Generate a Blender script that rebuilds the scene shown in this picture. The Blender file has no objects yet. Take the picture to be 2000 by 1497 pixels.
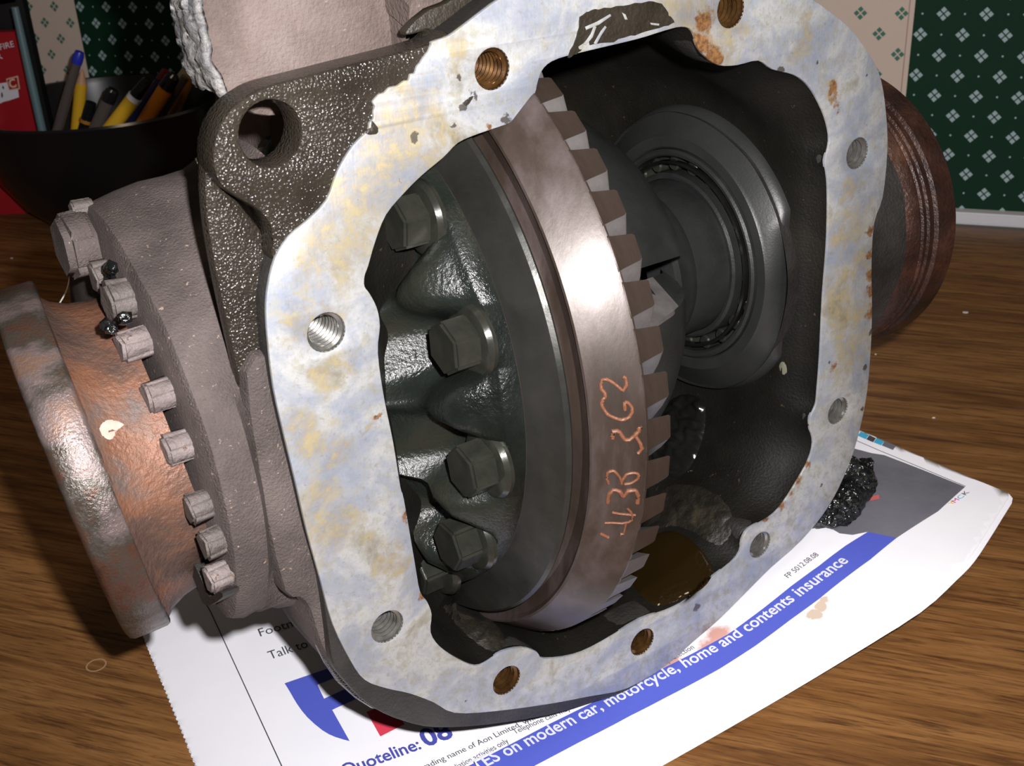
import bpy, bmesh, math, random
import numpy as np
from mathutils import Vector, Matrix, noise
random.seed(7)
rnd = random.random
D = bpy.data
SC = bpy.context.scene
COL = SC.collection
PI = math.pi
MM = 0.001

# ------------------------------------------------------------------ camera
F, CX, CY = 2300.0, 1000.0, 748.5
UPC = np.array([-232., -4696., -2300.]); UPC /= np.linalg.norm(UPC)      # world up in camera axes (x right, y down, z forward)
YC = np.array([0, 0, 1.]) - UPC*UPC[2]; YC /= np.linalg.norm(YC)
XC = np.cross(YC, UPC)
CAMH = 238.3                                                             # camera height over the table, mm
cam_d = D.cameras.new('camera'); cam = D.objects.new('camera', cam_d); COL.objects.link(cam)
cam_d.sensor_width = 36; cam_d.lens = 36*F/2000; cam_d.clip_start = .01; cam_d.clip_end = 50
def c2w(v): return Vector((float(v@XC), float(v@YC), float(v@UPC)))
cx_, cy_, cz_ = c2w(np.array([1., 0, 0])), c2w(np.array([0, -1., 0])), c2w(np.array([0, 0, -1.]))
cam.matrix_world = Matrix(((cx_.x, cy_.x, cz_.x, 0), (cx_.y, cy_.y, cz_.y, 0), (cx_.z, cy_.z, cz_.z, CAMH*MM), (0, 0, 0, 1)))
SC.camera = cam
cam_d.dof.use_dof = True; cam_d.dof.focus_distance = .30; cam_d.dof.aperture_fstop = 56

# ------------------------------------------------------------------ world, lights, exposure
w = D.worlds.new('room'); SC.world = w; w.use_nodes = True
w.node_tree.nodes['Background'].inputs[0].default_value = (1.0, .86, .72, 1)
w.node_tree.nodes['Background'].inputs[1].default_value = .055
fl = D.lights.new('camera_flash', 'SPOT'); flo = D.objects.new('camera_flash', fl); COL.objects.link(flo)
flo.location = Vector((0, 0, CAMH*MM)) + cx_*.016 + cy_*.017
fl.energy = 9.6; fl.color = (1, .97, .98); fl.spot_size = math.radians(118); fl.spot_blend = 1.0; fl.shadow_soft_size = .0035
def aim(o, px, py):
    q = c2w(np.array([(px-CX)/F, (py-CY)/F, 1.])); o.rotation_euler = q.to_track_quat('-Z', 'Y').to_euler()
aim(flo, 1080, 480)
rl = D.lights.new('overhead_fill', 'AREA'); rlo = D.objects.new('overhead_fill', rl); COL.objects.link(rlo)  # unseen overhead light, added as weak warm fill for the wall
rl.shape = 'DISK'; rl.size = .35; rl.energy = 3.0; rl.color = (1, .80, .58); rlo.location = (.5, -.1, 1.6)
rlo.rotation_euler = (Vector((.1, .5, .1)) - rlo.location).to_track_quat('-Z', 'Y').to_euler()
SC.view_settings.view_transform = 'Standard'; SC.view_settings.look = 'None'
SC.view_settings.exposure = 0.0; SC.view_settings.gamma = 1; SC.view_settings.use_curve_mapping = False

# ------------------------------------------------------------------ frames: a pixel of the photograph -> a point of the place (mm)
def qray(px, py):
    q = np.array([(px-CX)/F, (py-CY)/F, 1.]); return np.array([q@XC, q@YC, q@UPC])
def tab(px, py, z=0.):
    q = qray(px, py); t = (z-CAMH)/q[2]; return (q[0]*t, q[1]*t)
def atY(px, py, Y):
    q = qray(px, py); t = Y/q[1]; return Vector((q[0]*t, Y, CAMH+q[2]*t))
# housing frame: x along the half-shafts (right), y into the casing, z up; n = -y, origin on the joint face above the table
HO = np.array([31.6886, 272.695, 0.]); ZC = 107.9
RX = np.array([.8314355, .5556212, 0.]); NY = np.array([-.5556212, .8314355, 0.])
HROT = math.atan2(RX[1], RX[0])
def onface(px, py, n=0.):                      # -> (r, u) on the plane at n mm in front of the joint face
    q = qray(px, py); c = np.array([0, 0, CAMH]); o = HO - NY*n
    t = ((o-c)@NY)/(q@NY); P = c+q*t-HO; return (float(P@RX), float(P[2]-ZC))
def onR(px, py, r):                            # -> (n, u) on the plane at r
    q = qray(px, py); c = np.array([0, 0, CAMH]); o = HO+RX*r
    t = ((o-c)@RX)/(q@RX); P = c+q*t-HO; return (float(-(P@NY)), float(P[2]-ZC))
def HV(r, n, u): return Vector((r*MM, -n*MM, (u+ZC)*MM))

# ------------------------------------------------------------------ object helpers
def link(name, me, mat=None, parent=None):
    o = D.objects.new(name, me); COL.objects.link(o)
    if mat and me is not None and not me.materials: me.materials.append(mat)
    if parent is not None: o.parent = parent
    return o
def tag(o, label=None, cat=None, group=None, kind=None):
    if label: o['label'] = label
    if cat: o['category'] = cat
    if group: o['group'] = group
    if kind: o['kind'] = kind
    return o
def thing(name, label, cat, loc=(0, 0, 0), rz=0, group=None):
    o = D.objects.new(name, None); COL.objects.link(o); o.location = loc; o.rotation_euler = (0, 0, rz); o.empty_display_size = .01
    return tag(o, label, cat, group)
def finish(me, ang=35):
    me.validate(); me.update()
    me.polygons.foreach_set('use_smooth', [True]*len(me.polygons))
    me.set_sharp_from_angle(angle=math.radians(ang))
    return me
def from_bm(bm, name, ang=35, rec=True):
    if rec: bmesh.ops.recalc_face_normals(bm, faces=bm.faces)
    me = D.meshes.new(name); bm.to_mesh(me); bm.free(); return finish(me, ang)
def grid_mesh(name, rows, closed_u=False, closed_v=False, cap=False, ang=35):
    """rows of points; closed_u joins each row end to start, closed_v joins last row to first; cap fills first and last row."""
    nu = len(rows[0]); nv = len(rows); vs = [tuple(p) for r in rows for p in r]; fs = []
    for j in range(nv if closed_v else nv-1):
        for i in range(nu if closed_u else nu-1):
            a = j*nu+i; b = j*nu+(i+1) % nu; c = ((j+1) % nv)*nu+(i+1) % nu; d = ((j+1) % nv)*nu+i
            fs.append((a, b, c, d))
    if cap: fs.append(tuple(range(nu))); fs.append(tuple(range((nv-1)*nu, nv*nu)))
    me = D.meshes.new(name); me.from_pydata(vs, [], fs); me.update()
    bm = bmesh.new(); bm.from_mesh(me); D.meshes.remove(me)
    bmesh.ops.remove_doubles(bm, verts=bm.verts, dist=1e-7)
    return from_bm(bm, name, ang)
def lathe(name, prof, segs=96, a0=0., a1=360., n0=-50., u0=2., closed=False, cap=False, mod=None, ang=35):
    """revolve (r, R) about the half-shaft axis; angle 0 faces the viewer side (n+), 90 is up"""
    full = abs(a1-a0) >= 359.9; m = segs if full else segs+1; rows = []
    for (r, R) in prof:
        row = []
        for i in range(m):
            t = math.radians(a0+(a1-a0)*i/segs); rr, RR = (r, R) if mod is None else mod(r, R, t)
            row.append(HV(rr, n0+RR*math.cos(t), u0+RR*math.sin(t)))
        rows.append(row)
    bm_ang = ang
    me = grid_mesh(name, rows, closed_u=full, closed_v=closed, cap=cap and full, ang=bm_ang)
    if closed and not full:                    # close the two cut ends
        bm = bmesh.new(); bm.from_mesh(me)
        bmesh.ops.holes_fill(bm, edges=[e for e in bm.edges if e.is_boundary], sides=0)
        D.meshes.remove(me); me = from_bm(bm, name, ang)
    return me
def vlathe(name, prof, segs=64, ang=35, closed=False):
    """revolve (R, z) about the vertical, metres"""
    rows = [[(R*math.cos(2*PI*i/segs), R*math.sin(2*PI*i/segs), z) for i in range(segs)] for (R, z) in prof]
    return grid_mesh(name, rows, closed_u=True, closed_v=closed, ang=ang)
def slab(name, outer, holes, n_front, n_back, bevel=.25, frame=HV):
    """flat plate in the (r, u) plane between n_front and n_back with holes, edges rounded"""
    cu = D.curves.new(name, 'CURVE'); cu.dimensions = '2D'; cu.fill_mode = 'BOTH'
    for pts in [outer]+list(holes):
        s = cu.splines.new('POLY'); s.points.add(len(pts)-1); s.use_cyclic_u = True
        for p, q in zip(s.points, pts): p.co = (q[0], q[1], 0, 1)
    half = (n_front-n_back)/2; cu.extrude = max(half-bevel, .01); cu.bevel_depth = bevel; cu.bevel_resolution = 1; cu.offset = -bevel
    o = D.objects.new(name, cu); COL.objects.link(o)
    me = D.meshes.new_from_object(o.evaluated_get(bpy.context.evaluated_depsgraph_get()))
    D.objects.remove(o); D.curves.remove(cu)
    mid = (n_front+n_back)/2
    for v in me.vertices: v.co = frame(v.co.x, mid+v.co.z, v.co.y)
    me.materials.clear(); bm = bmesh.new(); bm.from_mesh(me); bmesh.ops.remove_doubles(bm, verts=bm.verts, dist=1e-6); D.meshes.remove(me)
    return from_bm(bm, name, 30)
def circle(r, u, R, k=28): return [(r+R*math.cos(2*PI*i/k), u+R*math.sin(2*PI*i/k)) for i in range(k)]
def crom(pts, n=4, closed=True):
    """smooth a traced outline"""
    P = [np.array(p, float) for p in pts]; out = []; N = len(P)
    for i in range(N if closed else N-1):
        if closed: a, b, c, d = P[i-1], P[i], P[(i+1) % N], P[(i+2) % N]
        else: a, b, c, d = P[max(i-1, 0)], P[i], P[i+1], P[min(i+2, N-1)]
        for k in range(n):
            t = k/n; out.append(tuple(.5*((2*b)+(-a+c)*t+(2*a-5*b+4*c-d)*t*t+(-a+3*b-3*c+d)*t**3)))
    if not closed: out.append(tuple(P[-1]))
    return out
def tube(name, pts, rad, segs=12, mat=None, parent=None, cap=True, ang=40):
    """round rod along points (Vectors, metres); rad a number or one per point"""
    pts = [Vector(p) for p in pts]; rs = rad if isinstance(rad, (list, tuple)) else [rad]*len(pts); rows = []
    ref = Vector((0, 0, 1)) if abs((pts[-1]-pts[0]).normalized().z) < .9 else Vector((1, 0, 0))
    for i, p in enumerate(pts):
        t = (pts[min(i+1, len(pts)-1)]-pts[max(i-1, 0)]).normalized()
        a = t.cross(ref).normalized(); b = t.cross(a)
        rows.append([p+(a*math.cos(2*PI*k/segs)+b*math.sin(2*PI*k/segs))*rs[i] for k in range(segs)])
    me = grid_mesh(name, rows, closed_u=True, cap=cap, ang=ang)
    return link(name, me, mat, parent) if mat is not None else me
def stick(p0, p1, stations, name, segs=16, mat=None, parent=None):
    """turned rod from p0 to p1: stations (distance mm, radius mm)"""
    p0 = Vector(p0); d = (Vector(p1)-p0).normalized()
    ref = Vector((0, 1, 0)); a = d.cross(ref).normalized(); b = d.cross(a)
    rows = [[p0+d*(s*MM)+(a*math.cos(2*PI*k/segs)+b*math.sin(2*PI*k/segs))*(r*MM) for k in range(segs)] for s, r in stations]
    return link(name, grid_mesh(name, rows, closed_u=True, cap=True), mat, parent)

# ------------------------------------------------------------------ material helpers
def new_mat(name):
    m = D.materials.new(name); m.use_nodes = True; nt = m.node_tree; b = nt.nodes['Principled BSDF']; return m, nt, b
def N(nt, t, **kw):
    n = nt.nodes.new(t)
    for k, v in kw.items():
        if k in n.inputs.keys(): n.inputs[k].default_value = v
        else: setattr(n, k, v)
    return n
def L(nt, a, b): nt.links.new(a, b)
def rgb(c): return (c[0], c[1], c[2], 1)
def coord(nt, scale=(1, 1, 1), rot=(0, 0, 0), kind='Object'):
    tc = N(nt, 'ShaderNodeTexCoord'); mp = N(nt, 'ShaderNodeMapping'); mp.inputs['Scale'].default_value = scale; mp.inputs['Rotation'].default_value = rot
    L(nt, tc.outputs[kind], mp.inputs['Vector']); return mp.outputs[0]
def noise_n(nt, vec, scale, detail=4, rough=.55, dist=0.):
    n = N(nt, 'ShaderNodeTexNoise'); n.inputs['Scale'].default_value = scale; n.inputs['Detail'].default_value = detail
    n.inputs['Roughness'].default_value = rough; n.inputs['Distortion'].default_value = dist; L(nt, vec, n.inputs['Vector']); return n.outputs['Fac']
def ramp(nt, fac, stops):
    r = N(nt, 'ShaderNodeValToRGB'); el = r.color_ramp.elements
    while len(el) < len(stops): el.new(.5)
    for e, (p, c) in zip(el, stops): e.position = p; e.color = rgb(c) if len(c) == 3 else c
    L(nt, fac, r.inputs[0]); return r.outputs[0]
def mixc(nt, fac, a, b, mode='MIX'):
    m = N(nt, 'ShaderNodeMix', data_type='RGBA', blend_type=mode)
    for s, v in ((6, a), (7, b)):
        if isinstance(v, (tuple, list)): m.inputs[s].default_value = rgb(v)
        else: L(nt, v, m.inputs[s])
    if isinstance(fac, (int, float)): m.inputs[0].default_value = fac
    else: L(nt, fac, m.inputs[0])
    return m.outputs[2]
def mth(nt, op, a, b=None, c=None, clamp=False):
    m = N(nt, 'ShaderNodeMath', operation=op); m.use_clamp = clamp
    for i, v in enumerate((a, b, c)):
        if v is None: continue
        if isinstance(v, (int, float)): m.inputs[i].default_value = v
        else: L(nt, v, m.inputs[i])
    return m.outputs[0]
def bumpn(nt, b, h, strength=.3, dist=.001):
    n = N(nt, 'ShaderNodeBump'); n.inputs['Strength'].default_value = strength; n.inputs['Distance'].default_value = dist
    L(nt, h, n.inputs['Height']); L(nt, n.outputs[0], b.inputs['Normal'])
def rough_mat(name, cols, scale=60, rough=.6, metal=0., bump=.4, bdist=.0006, bscale=900, rough2=None, spec=.5, coat=0., fine=None, stretch=(1, 1, 1)):
    """mottled surface: colour from broad noise, relief from fine noise"""
    m, nt, b = new_mat(name); v = coord(nt, stretch)
    f = noise_n(nt, v, scale, 6, .62, .3)
    k = len(cols); c = ramp(nt, f, [(.32+.36*i/max(k-1, 1), cc) for i, cc in enumerate(cols)])
    if fine:
        g = noise_n(nt, v, fine[0], 3, .6); c = mixc(nt, ramp(nt, g, [(fine[2], (0, 0, 0)), (fine[2]+.06, (1, 1, 1))]), c, fine[1])
    L(nt, c, b.inputs['Base Color'])
    b.inputs['Metallic'].default_value = metal; b.inputs['Specular IOR Level'].default_value = spec
    if rough2 is not None:
        g = noise_n(nt, v, scale*2.3, 4); L(nt, ramp(nt, g, [(.35, (rough,)*3), (.65, (rough2,)*3)]), b.inputs['Roughness'])
    else: b.inputs['Roughness'].default_value = rough
    if coat: b.inputs['Coat Weight'].default_value = coat; b.inputs['Coat Roughness'].default_value = .08
    if bump: bumpn(nt, b, noise_n(nt, v, bscale, 4, .6), bump, bdist)
    return m
def plain(name, c, rough=.5, metal=0., bump=0, bscale=600, **kw):
    m, nt, b = new_mat(name); b.inputs['Base Color'].default_value = rgb(c); b.inputs['Roughness'].default_value = rough; b.inputs['Metallic'].default_value = metal
    for k, v in kw.items(): b.inputs[k.replace('_', ' ')].default_value = v
    v = coord(nt); g = noise_n(nt, v, bscale, 3); L(nt, mixc(nt, mth(nt, 'MULTIPLY', g, .25), c, tuple(x*.6 for x in c)), b.inputs['Base Color'])
    if bump: bumpn(nt, b, g, bump, .0004)
    return m
def blob_mask(nt, v, blobs, edge_noise, amp=.5, warp=.022, gain=4.0):
    """union of soft balls (centre m, radius m) with a ragged edge"""
    tot = None
    wn = N(nt, 'ShaderNodeTexNoise'); wn.inputs['Scale'].default_value = 85; wn.inputs['Detail'].default_value = 6; wn.inputs['Roughness'].default_value = .7; L(nt, v, wn.inputs['Vector'])
    off = N(nt, 'ShaderNodeVectorMath', operation='SUBTRACT'); L(nt, wn.outputs['Color'], off.inputs[0]); off.inputs[1].default_value = (.5, .5, .5)
    scl = N(nt, 'ShaderNodeVectorMath', operation='SCALE'); L(nt, off.outputs[0], scl.inputs[0]); scl.inputs['Scale'].default_value = warp
    add = N(nt, 'ShaderNodeVectorMath', operation='ADD'); L(nt, v, add.inputs[0]); L(nt, scl.outputs[0], add.inputs[1]); v = add.outputs[0]
    for (c, R) in blobs:
        s = N(nt, 'ShaderNodeVectorMath', operation='DISTANCE'); L(nt, v, s.inputs[0]); s.inputs[1].default_value = c
        q = mth(nt, 'SUBTRACT', 1.0, mth(nt, 'DIVIDE', s.outputs['Value'], R))
        tot = q if tot is None else mth(nt, 'MAXIMUM', tot, q)
    return mth(nt, 'MULTIPLY', mth(nt, 'ADD', tot, mth(nt, 'MULTIPLY', mth(nt, 'SUBTRACT', edge_noise, .5), amp*2)), gain, clamp=True)

def face_blobs(lst): 
    out = []
    for (px, py, R) in lst:
        r, u = onface(px, py); out.append((tuple(HV(r, 0, u)), R*MM))
    return out
def machined_face_mat():
    m, nt, b = new_mat('scraped_joint_face'); v = coord(nt)
    n1 = noise_n(nt, v, 55, 6, .65, .4); n2 = noise_n(nt, v, 260, 5, .7, .3); n3 = noise_n(nt, v, 900, 3, .6)
    base = ramp(nt, n1, [(.30, (.22, .25, .31)), (.46, (.31, .33, .37)), (.56, (.42, .425, .42)), (.70, (.22, .21, .165))])
    base = mixc(nt, ramp(nt, n2, [(.50, (0, 0, 0)), (.64, (.6,)*3)]), base, (.27, .255, .19))
    n4 = noise_n(nt, v, 650, 5, .75, .2); base = mixc(nt, ramp(nt, n4, [(.54, (0, 0, 0)), (.70, (.5,)*3)]), base, (.20, .17, .12))
    # yellow brown varnish left by the gasket
    yb = blob_mask(nt, v, face_blobs([(760, 300, 17), (700, 380, 15), (650, 440, 12), (620, 500, 9), (800, 210, 9), (850, 330, 8), (600, 620, 7), (600, 860, 8), (620, 980, 9), (640, 880, 9), (660, 1040, 9), (640, 740, 5),
        (1350, 60, 12), (1400, 110, 8), (1430, 75, 10), (1560, 90, 6), (1620, 170, 5), (730, 830, 3), (760, 1090, 6), (1330, 20, 8), (880, 100, 5), (1660, 690, 10), (1640, 560, 10), (1655, 460, 11), (1660, 620, 11), (1665, 360, 6), (1680, 520, 9)]), n1, .8, .03, 1.7)
    yb = mth(nt, 'MULTIPLY', yb, ramp(nt, n2, [(.34, (.15,)*3), (.60, (1, 1, 1))]))
    base = mixc(nt, mth(nt, 'MULTIPLY', yb, .8), base, ramp(nt, n2, [(.35, (.17, .12, .05)), (.6, (.34, .28, .15))]))
    # rusty tears and rims
    ru = blob_mask(nt, v, face_blobs([(1376, 45, 3), (1372, 85, 3), (1385, 105, 3), (1395, 118, 3), (1628, 175, 2.5), (1634, 200, 2.5), (1632, 225, 2), (1697, 570, 2.5), (1699, 610, 3), (1700, 500, 1.6), (1700, 540, 2), (1701, 445, 1.8), (1627, 710, 2.2),
        (1530, 985, 2.5), (1555, 950, 2.5), (1575, 910, 2), (1500, 1018, 2), (1385, 1245, 4), (1410, 1220, 2), (745, 815, 1.5), (965, 240, 1.2), (800, 1000, 1.6), (825, 1160, 1.6)]), n2, .8, .013, 2.2)
    base = mixc(nt, mth(nt, 'MULTIPLY', ru, .9), base, ramp(nt, n3, [(.4, (.13, .045, .010)), (.6, (.28, .13, .035))]))
    # dark grime specks
    sp = ramp(nt, noise_n(nt, v, 420, 4, .7), [(.665, (0, 0, 0)), (.70, (1, 1, 1))])
    dk = blob_mask(nt, v, face_blobs([(810, 268, 1.08), (905, 205, 1.17), (920, 187, 0.90), (930, 190, 0.90), (990, 232, 1.17), (882, 240, 0.90), (895, 150, 0.90), (1428, 95, 0.63), (1597, 125, 0.59), (1525, 135, 1.35), (1692, 150, 0.54), (1619, 705, 0.72), (1512, 1078, 0.63), (910, 1365, 0.90), (1650, 960, 1.80), (1607, 945, 0.90),
        (1690, 720, 1.35), (1680, 870, 1.80), (1700, 650, 1.35), (1685, 800, 0.90), (1360, 1190, 1.80)]), n2, .7, .008)
    base = mixc(nt, mth(nt, 'MULTIPLY', mth(nt, 'MAXIMUM', mth(nt, 'MULTIPLY', sp, .45), dk), .85), base, (.05, .04, .03))
    # unmachined oily black of the upper left corner and grime run-out
    L(nt, base, b.inputs['Base Color'])
    b.inputs['Metallic'].default_value = .35
    L(nt, ramp(nt, n2, [(.3, (.30,)*3), (.7, (.62,)*3)]), b.inputs['Roughness'])
    sc = noise_n(nt, coord(nt, (1, 1, .12), (0, .6, 0)), 1500, 3)
    bumpn(nt, b, mth(nt, 'ADD', mth(nt, 'MULTIPLY', n3, .5), mth(nt, 'MULTIPLY', sc, .5)), .22, .0003)
    return m
def sparkly(name, c1, c2, rough=.25, bscale=520, bump=.7, bdist=.0008, scale=60, rust=None, sp=.6):
    """dark cast iron wet with oil: cobbled relief that glitters"""
    m, nt, b = new_mat(name); v = coord(nt)
    f = noise_n(nt, v, scale, 5, .6); c = ramp(nt, f, [(.35, c1), (.65, c2)])
    if rust: c = mixc(nt, ramp(nt, noise_n(nt, v, 35, 5, .7), [(.60, (0, 0, 0)), (.72, (1, 1, 1))]), c, rust)
    L(nt, c, b.inputs['Base Color']); b.inputs['Roughness'].default_value = rough; b.inputs['Specular IOR Level'].default_value = sp
    vo = N(nt, 'ShaderNodeTexVoronoi'); vo.inputs['Scale'].default_value = bscale; L(nt, v, vo.inputs['Vector'])
    h = mth(nt, 'ADD', mth(nt, 'MULTIPLY', vo.outputs['Distance'], .8), noise_n(nt, v, bscale*.8, 3)); bumpn(nt, b, h, bump, bdist)
    return m

M_face = machined_face_mat()
M_grime = sparkly('oily_cast_iron', (.014, .011, .008), (.030, .025, .019), .15, 1700, .8, .0004, 45, (.08, .04, .018), .32)
M_cast = rough_mat('dusty_cast_iron', [(.046, .037, .034), (.077, .061, .056), (.11, .088, .081)], 45, .62, 0, .9, .0006, 1700, rough2=.75, spec=.35, fine=(700, (.30, .22, .17), .66))
M_castdark = rough_mat('dark_cast_iron', [(.008, .0075, .0065), (.019, .0175, .016), (.031, .028, .025)], 40, .42, 0, .7, .0005, 1100, rough2=.6, spec=.5)
M_barrel = rough_mat('brown_dusty_cast_iron', [(.08, .060, .051), (.13, .098, .086), (.175, .138, .125)], 38, .65, 0, .9, .0006, 1000, rough2=.8, spec=.3, fine=(420, (.24, .17, .125), .66))
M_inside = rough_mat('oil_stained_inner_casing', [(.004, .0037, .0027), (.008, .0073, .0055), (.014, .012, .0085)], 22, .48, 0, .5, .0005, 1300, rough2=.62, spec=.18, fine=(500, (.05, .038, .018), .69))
M_wall_in = rough_mat('turned_bearing_boss', [(.018, .019, .018), (.028, .029, .0275)], 40, .4, .15, .25, .0002, 1500, spec=.5)
M_gear = rough_mat('brown_tempered_gear_rim', [(.022, .015, .011), (.040, .028, .022), (.085, .066, .064)], 60, .37, .3, .12, .0002, 1400, rough2=.42, stretch=(1, 1, .35))
M_gearside = rough_mat('dark_gear_steel', [(.024, .024, .021), (.042, .041, .036)], 60, .22, .5, .1, .0002, 1500, rough2=.4)
M_tooth = rough_mat('ground_tooth_steel', [(.10, .092, .088), (.17, .158, .152)], 120, .45, .4, .1, .0002, 1500)
M_oily = rough_mat('oily_carrier_casting', [(.005, .0065, .0055), (.011, .0135, .011), (.021, .020, .014)], 30, .16, .05, .6, .0004, 1000, rough2=.34, spec=.38, coat=.0)
M_hub = rough_mat('grey_green_turned_steel', [(.018, .0195, .018), (.032, .034, .032)], 60, .36, .3, .25, .0003, 1300, rough2=.45, spec=.5)
M_boltm = rough_mat('oily_bolt_steel', [(.022, .024, .020), (.045, .044, .034)], 120, .22, .45, .1, .0002, 1500)
M_black = rough_mat('wet_black_steel', [(.005, .005, .0045), (.012, .012, .011)], 60, .15, .2, .1, .0002, 900)
M_thread = rough_mat('bright_thread_steel', [(.13, .125, .11), (.34, .33, .31)], 300, .24, .75, .1, .0001, 1800)
M_threadoil = rough_mat('oily_amber_thread_steel', [(.035, .015, .006), (.17, .085, .027)], 200, .2, .7, .1, .0001, 1800)
M_rust = rough_mat('rust_brown_forging', [(.050, .030, .024), (.092, .055, .042), (.17, .075, .042), (.11, .09, .082)], 34, .42, .25, .8, .0006, 700, rough2=.62, spec=.45)
M_rustpol = rough_mat('worn_rusty_flange_rim', [(.038, .018, .013), (.085, .038, .024), (.060, .052, .042), (.15, .115, .11), (.17, .10, .07)], 55, .27, .45, .5, .0004, 1500, rough2=.5)
M_hubrust = rough_mat('rust_red_hub_rim', [(.012, .007, .006), (.032, .013, .009), (.075, .032, .018)], 55, .30, .2, .7, .0005, 800, rough2=.5)
M_grease = sparkly('black_grease', (.004, .005, .005), (.012, .013, .013), .16, 520, 1.0, .0012)
M_nut = rough_mat('grey_crusted_nut', [(.12, .095, .088), (.21, .175, .168)], 90, .65, 0, .9, .0006, 900, fine=(500, (.10, .055, .035), .62))
M_nutdark = rough_mat('dark_crusted_nut', [(.070, .058, .052), (.12, .10, .092)], 90, .6, 0, .9, .0006, 900)
M_crust = rough_mat('flaking_grey_crust', [(.06, .06, .068), (.14, .137, .135), (.24, .225, .205)], 90, .6, .1, 1.0, .0012, 300, fine=(260, (.05, .04, .04), .6))
M_gasket = rough_mat('black_gasket_remains', [(.013, .010, .006), (.026, .021, .014)], 80, .45, 0, .8, .0004, 900)
M_oil = plain('amber_gear_oil', (.014, .008, .0022), .06, 0, Specular_IOR_Level=.7)
M_paint = plain('orange_paint_marker', (.13, .048, .022), .5, bump=.4, bscale=900)

# ================================================================== THE SETTING
# ---- wall with striped wallpaper
WA = np.array(tab(1850, 428)); WB = np.array(tab(2000, 437)); WD = (WB-WA)/np.linalg.norm(WB-WA); WNn = np.array([-WD[1], WD[0]])
def wallx(px, py):
    q = qray(px, py); t = (WNn@WA)/(WNn@q[:2]); P = q*t; return (float((P[:2]-WA)@WD), float(P[2]+CAMH))
wrz = math.atan2(WD[1], WD[0])
XB2 = wallx(1778, 100)[0]; XB1 = wallx(160, 80)[0]
mo1 = wallx(1843, 27); mo2 = wallx(1922, 30); mo3 = wallx(1834, 104)
PX, PZ = 22.9, 23.2                                         # motif pitch, mm
def wallpaper(name, ground, petal, dot):
    m, nt, b = new_mat(name); tc = N(nt, 'ShaderNodeTexCoord'); sx = N(nt, 'ShaderNodeSeparateXYZ'); L(nt, tc.outputs['Object'], sx.inputs[0])
    X = mth(nt, 'MULTIPLY', mth(nt, 'SUBTRACT', sx.outputs[0], mo1[0]*MM), 1000/PX); Z = mth(nt, 'MULTIPLY', mth(nt, 'SUBTRACT', sx.outputs[2], mo1[1]*MM), 1000/PZ)
    def cell(ox, oz):
        a = mth(nt, 'SUBTRACT', mth(nt, 'FRACT', mth(nt, 'ADD', X, ox+.5)), .5); c = mth(nt, 'SUBTRACT', mth(nt, 'FRACT', mth(nt, 'ADD', Z, oz+.5)), .5); return a, c
    tot = None
    for ox, oz in ((0, 0), (.5, .5)):
        a, c = cell(ox, oz); a = mth(nt, 'ABSOLUTE', a); c = mth(nt, 'ABSOLUTE', c)
        # four square petals about the lattice point, standing on their corners
        for (pa, pc) in ((.0, .095), (.095, .0)):
            d = mth(nt, 'ADD', mth(nt, 'ABSOLUTE', mth(nt, 'SUBTRACT', a, pa)), mth(nt, 'ABSOLUTE', mth(nt, 'SUBTRACT', c, pc)))
            s = mth(nt, 'LESS_THAN', d, .074); tot = s if tot is None else mth(nt, 'MAXIMUM', tot, s)
    dots = None
    for ox, oz in ((.5, 0), (0, .5)):
        a, c = cell(ox, oz); d = mth(nt, 'ADD', mth(nt, 'MULTIPLY', a, a), mth(nt, 'MULTIPLY', c, c)); s = mth(nt, 'LESS_THAN', d, .0006)
        dots = s if dots is None else mth(nt, 'MAXIMUM', dots, s)
    v = coord(nt); g = noise_n(nt, v, 300, 3)
    col = mixc(nt, mth(nt, 'MULTIPLY', g, .3), ground, tuple(x*.8 for x in ground))
    col = mixc(nt, tot, col, petal); col = mixc(nt, mth(nt, 'MULTIPLY', dots, dot), col, petal)
    L(nt, col, b.inputs['Base Color']); b.inputs['Roughness'].default_value = .7; b.inputs['Specular IOR Level'].default_value = .2; bumpn(nt, b, noise_n(nt, v, 900, 3), .15, .0003); return m
M_green = wallpaper('green_wallpaper_white_motifs', (.0025, .030, .014), (.36, .48, .50), 1.0)
M_cream = wallpaper('cream_wallpaper_green_motifs', (.66, .54, .46), (.06, .18, .13), .0)
wall = thing('wall_back', None, None, (WA[0]*MM, WA[1]*MM, 0), wrz); wall['kind'] = 'structure'
def box(name, x0, x1, y0, y1, z0, z1, mat, parent=None, bev=0., frame=None, segs=2):
    bm = bmesh.new(); bmesh.ops.create_cube(bm, size=1)
    for v in bm.verts: v.co = Vector(((x0+x1)/2+v.co.x*(x1-x0), (y0+y1)/2+v.co.y*(y1-y0), (z0+z1)/2+v.co.z*(z1-z0)))*MM
    if bev: bmesh.ops.bevel(bm, geom=bm.edges[:], offset=bev*MM, segments=segs, affect='EDGES')
    if frame:
        for v in bm.verts: v.co = frame(v.co)
    return link(name, from_bm(bm, name), mat, parent)
SW = XB2-XB1                                                 # green stripe then cream stripe, hidden border between them
xs = [XB1-900, XB1-110, XB1, XB1+SW*.5, XB2, XB2+SW*.5, XB2+SW]
for i in range(6):
    cream = i in (1, 3)
    o = box('wallpaper_stripe', xs[i], xs[i+1], 0, 8 if False else 10, -2, 900, M_cream if cream else M_green, wall)
    o['label'] = 'cream wallpaper stripe with green motifs' if cream else 'dark green wallpaper stripe with white motifs'
pk = plain('pink_border_line', (.40, .22, .20), .6)
box('border_line', XB2-3.2, XB2-2.6, -.15, 0, 0, 900, pk, wall)
M_white = plain('white_gloss_trim', (.70, .70, .74), .35)
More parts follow.
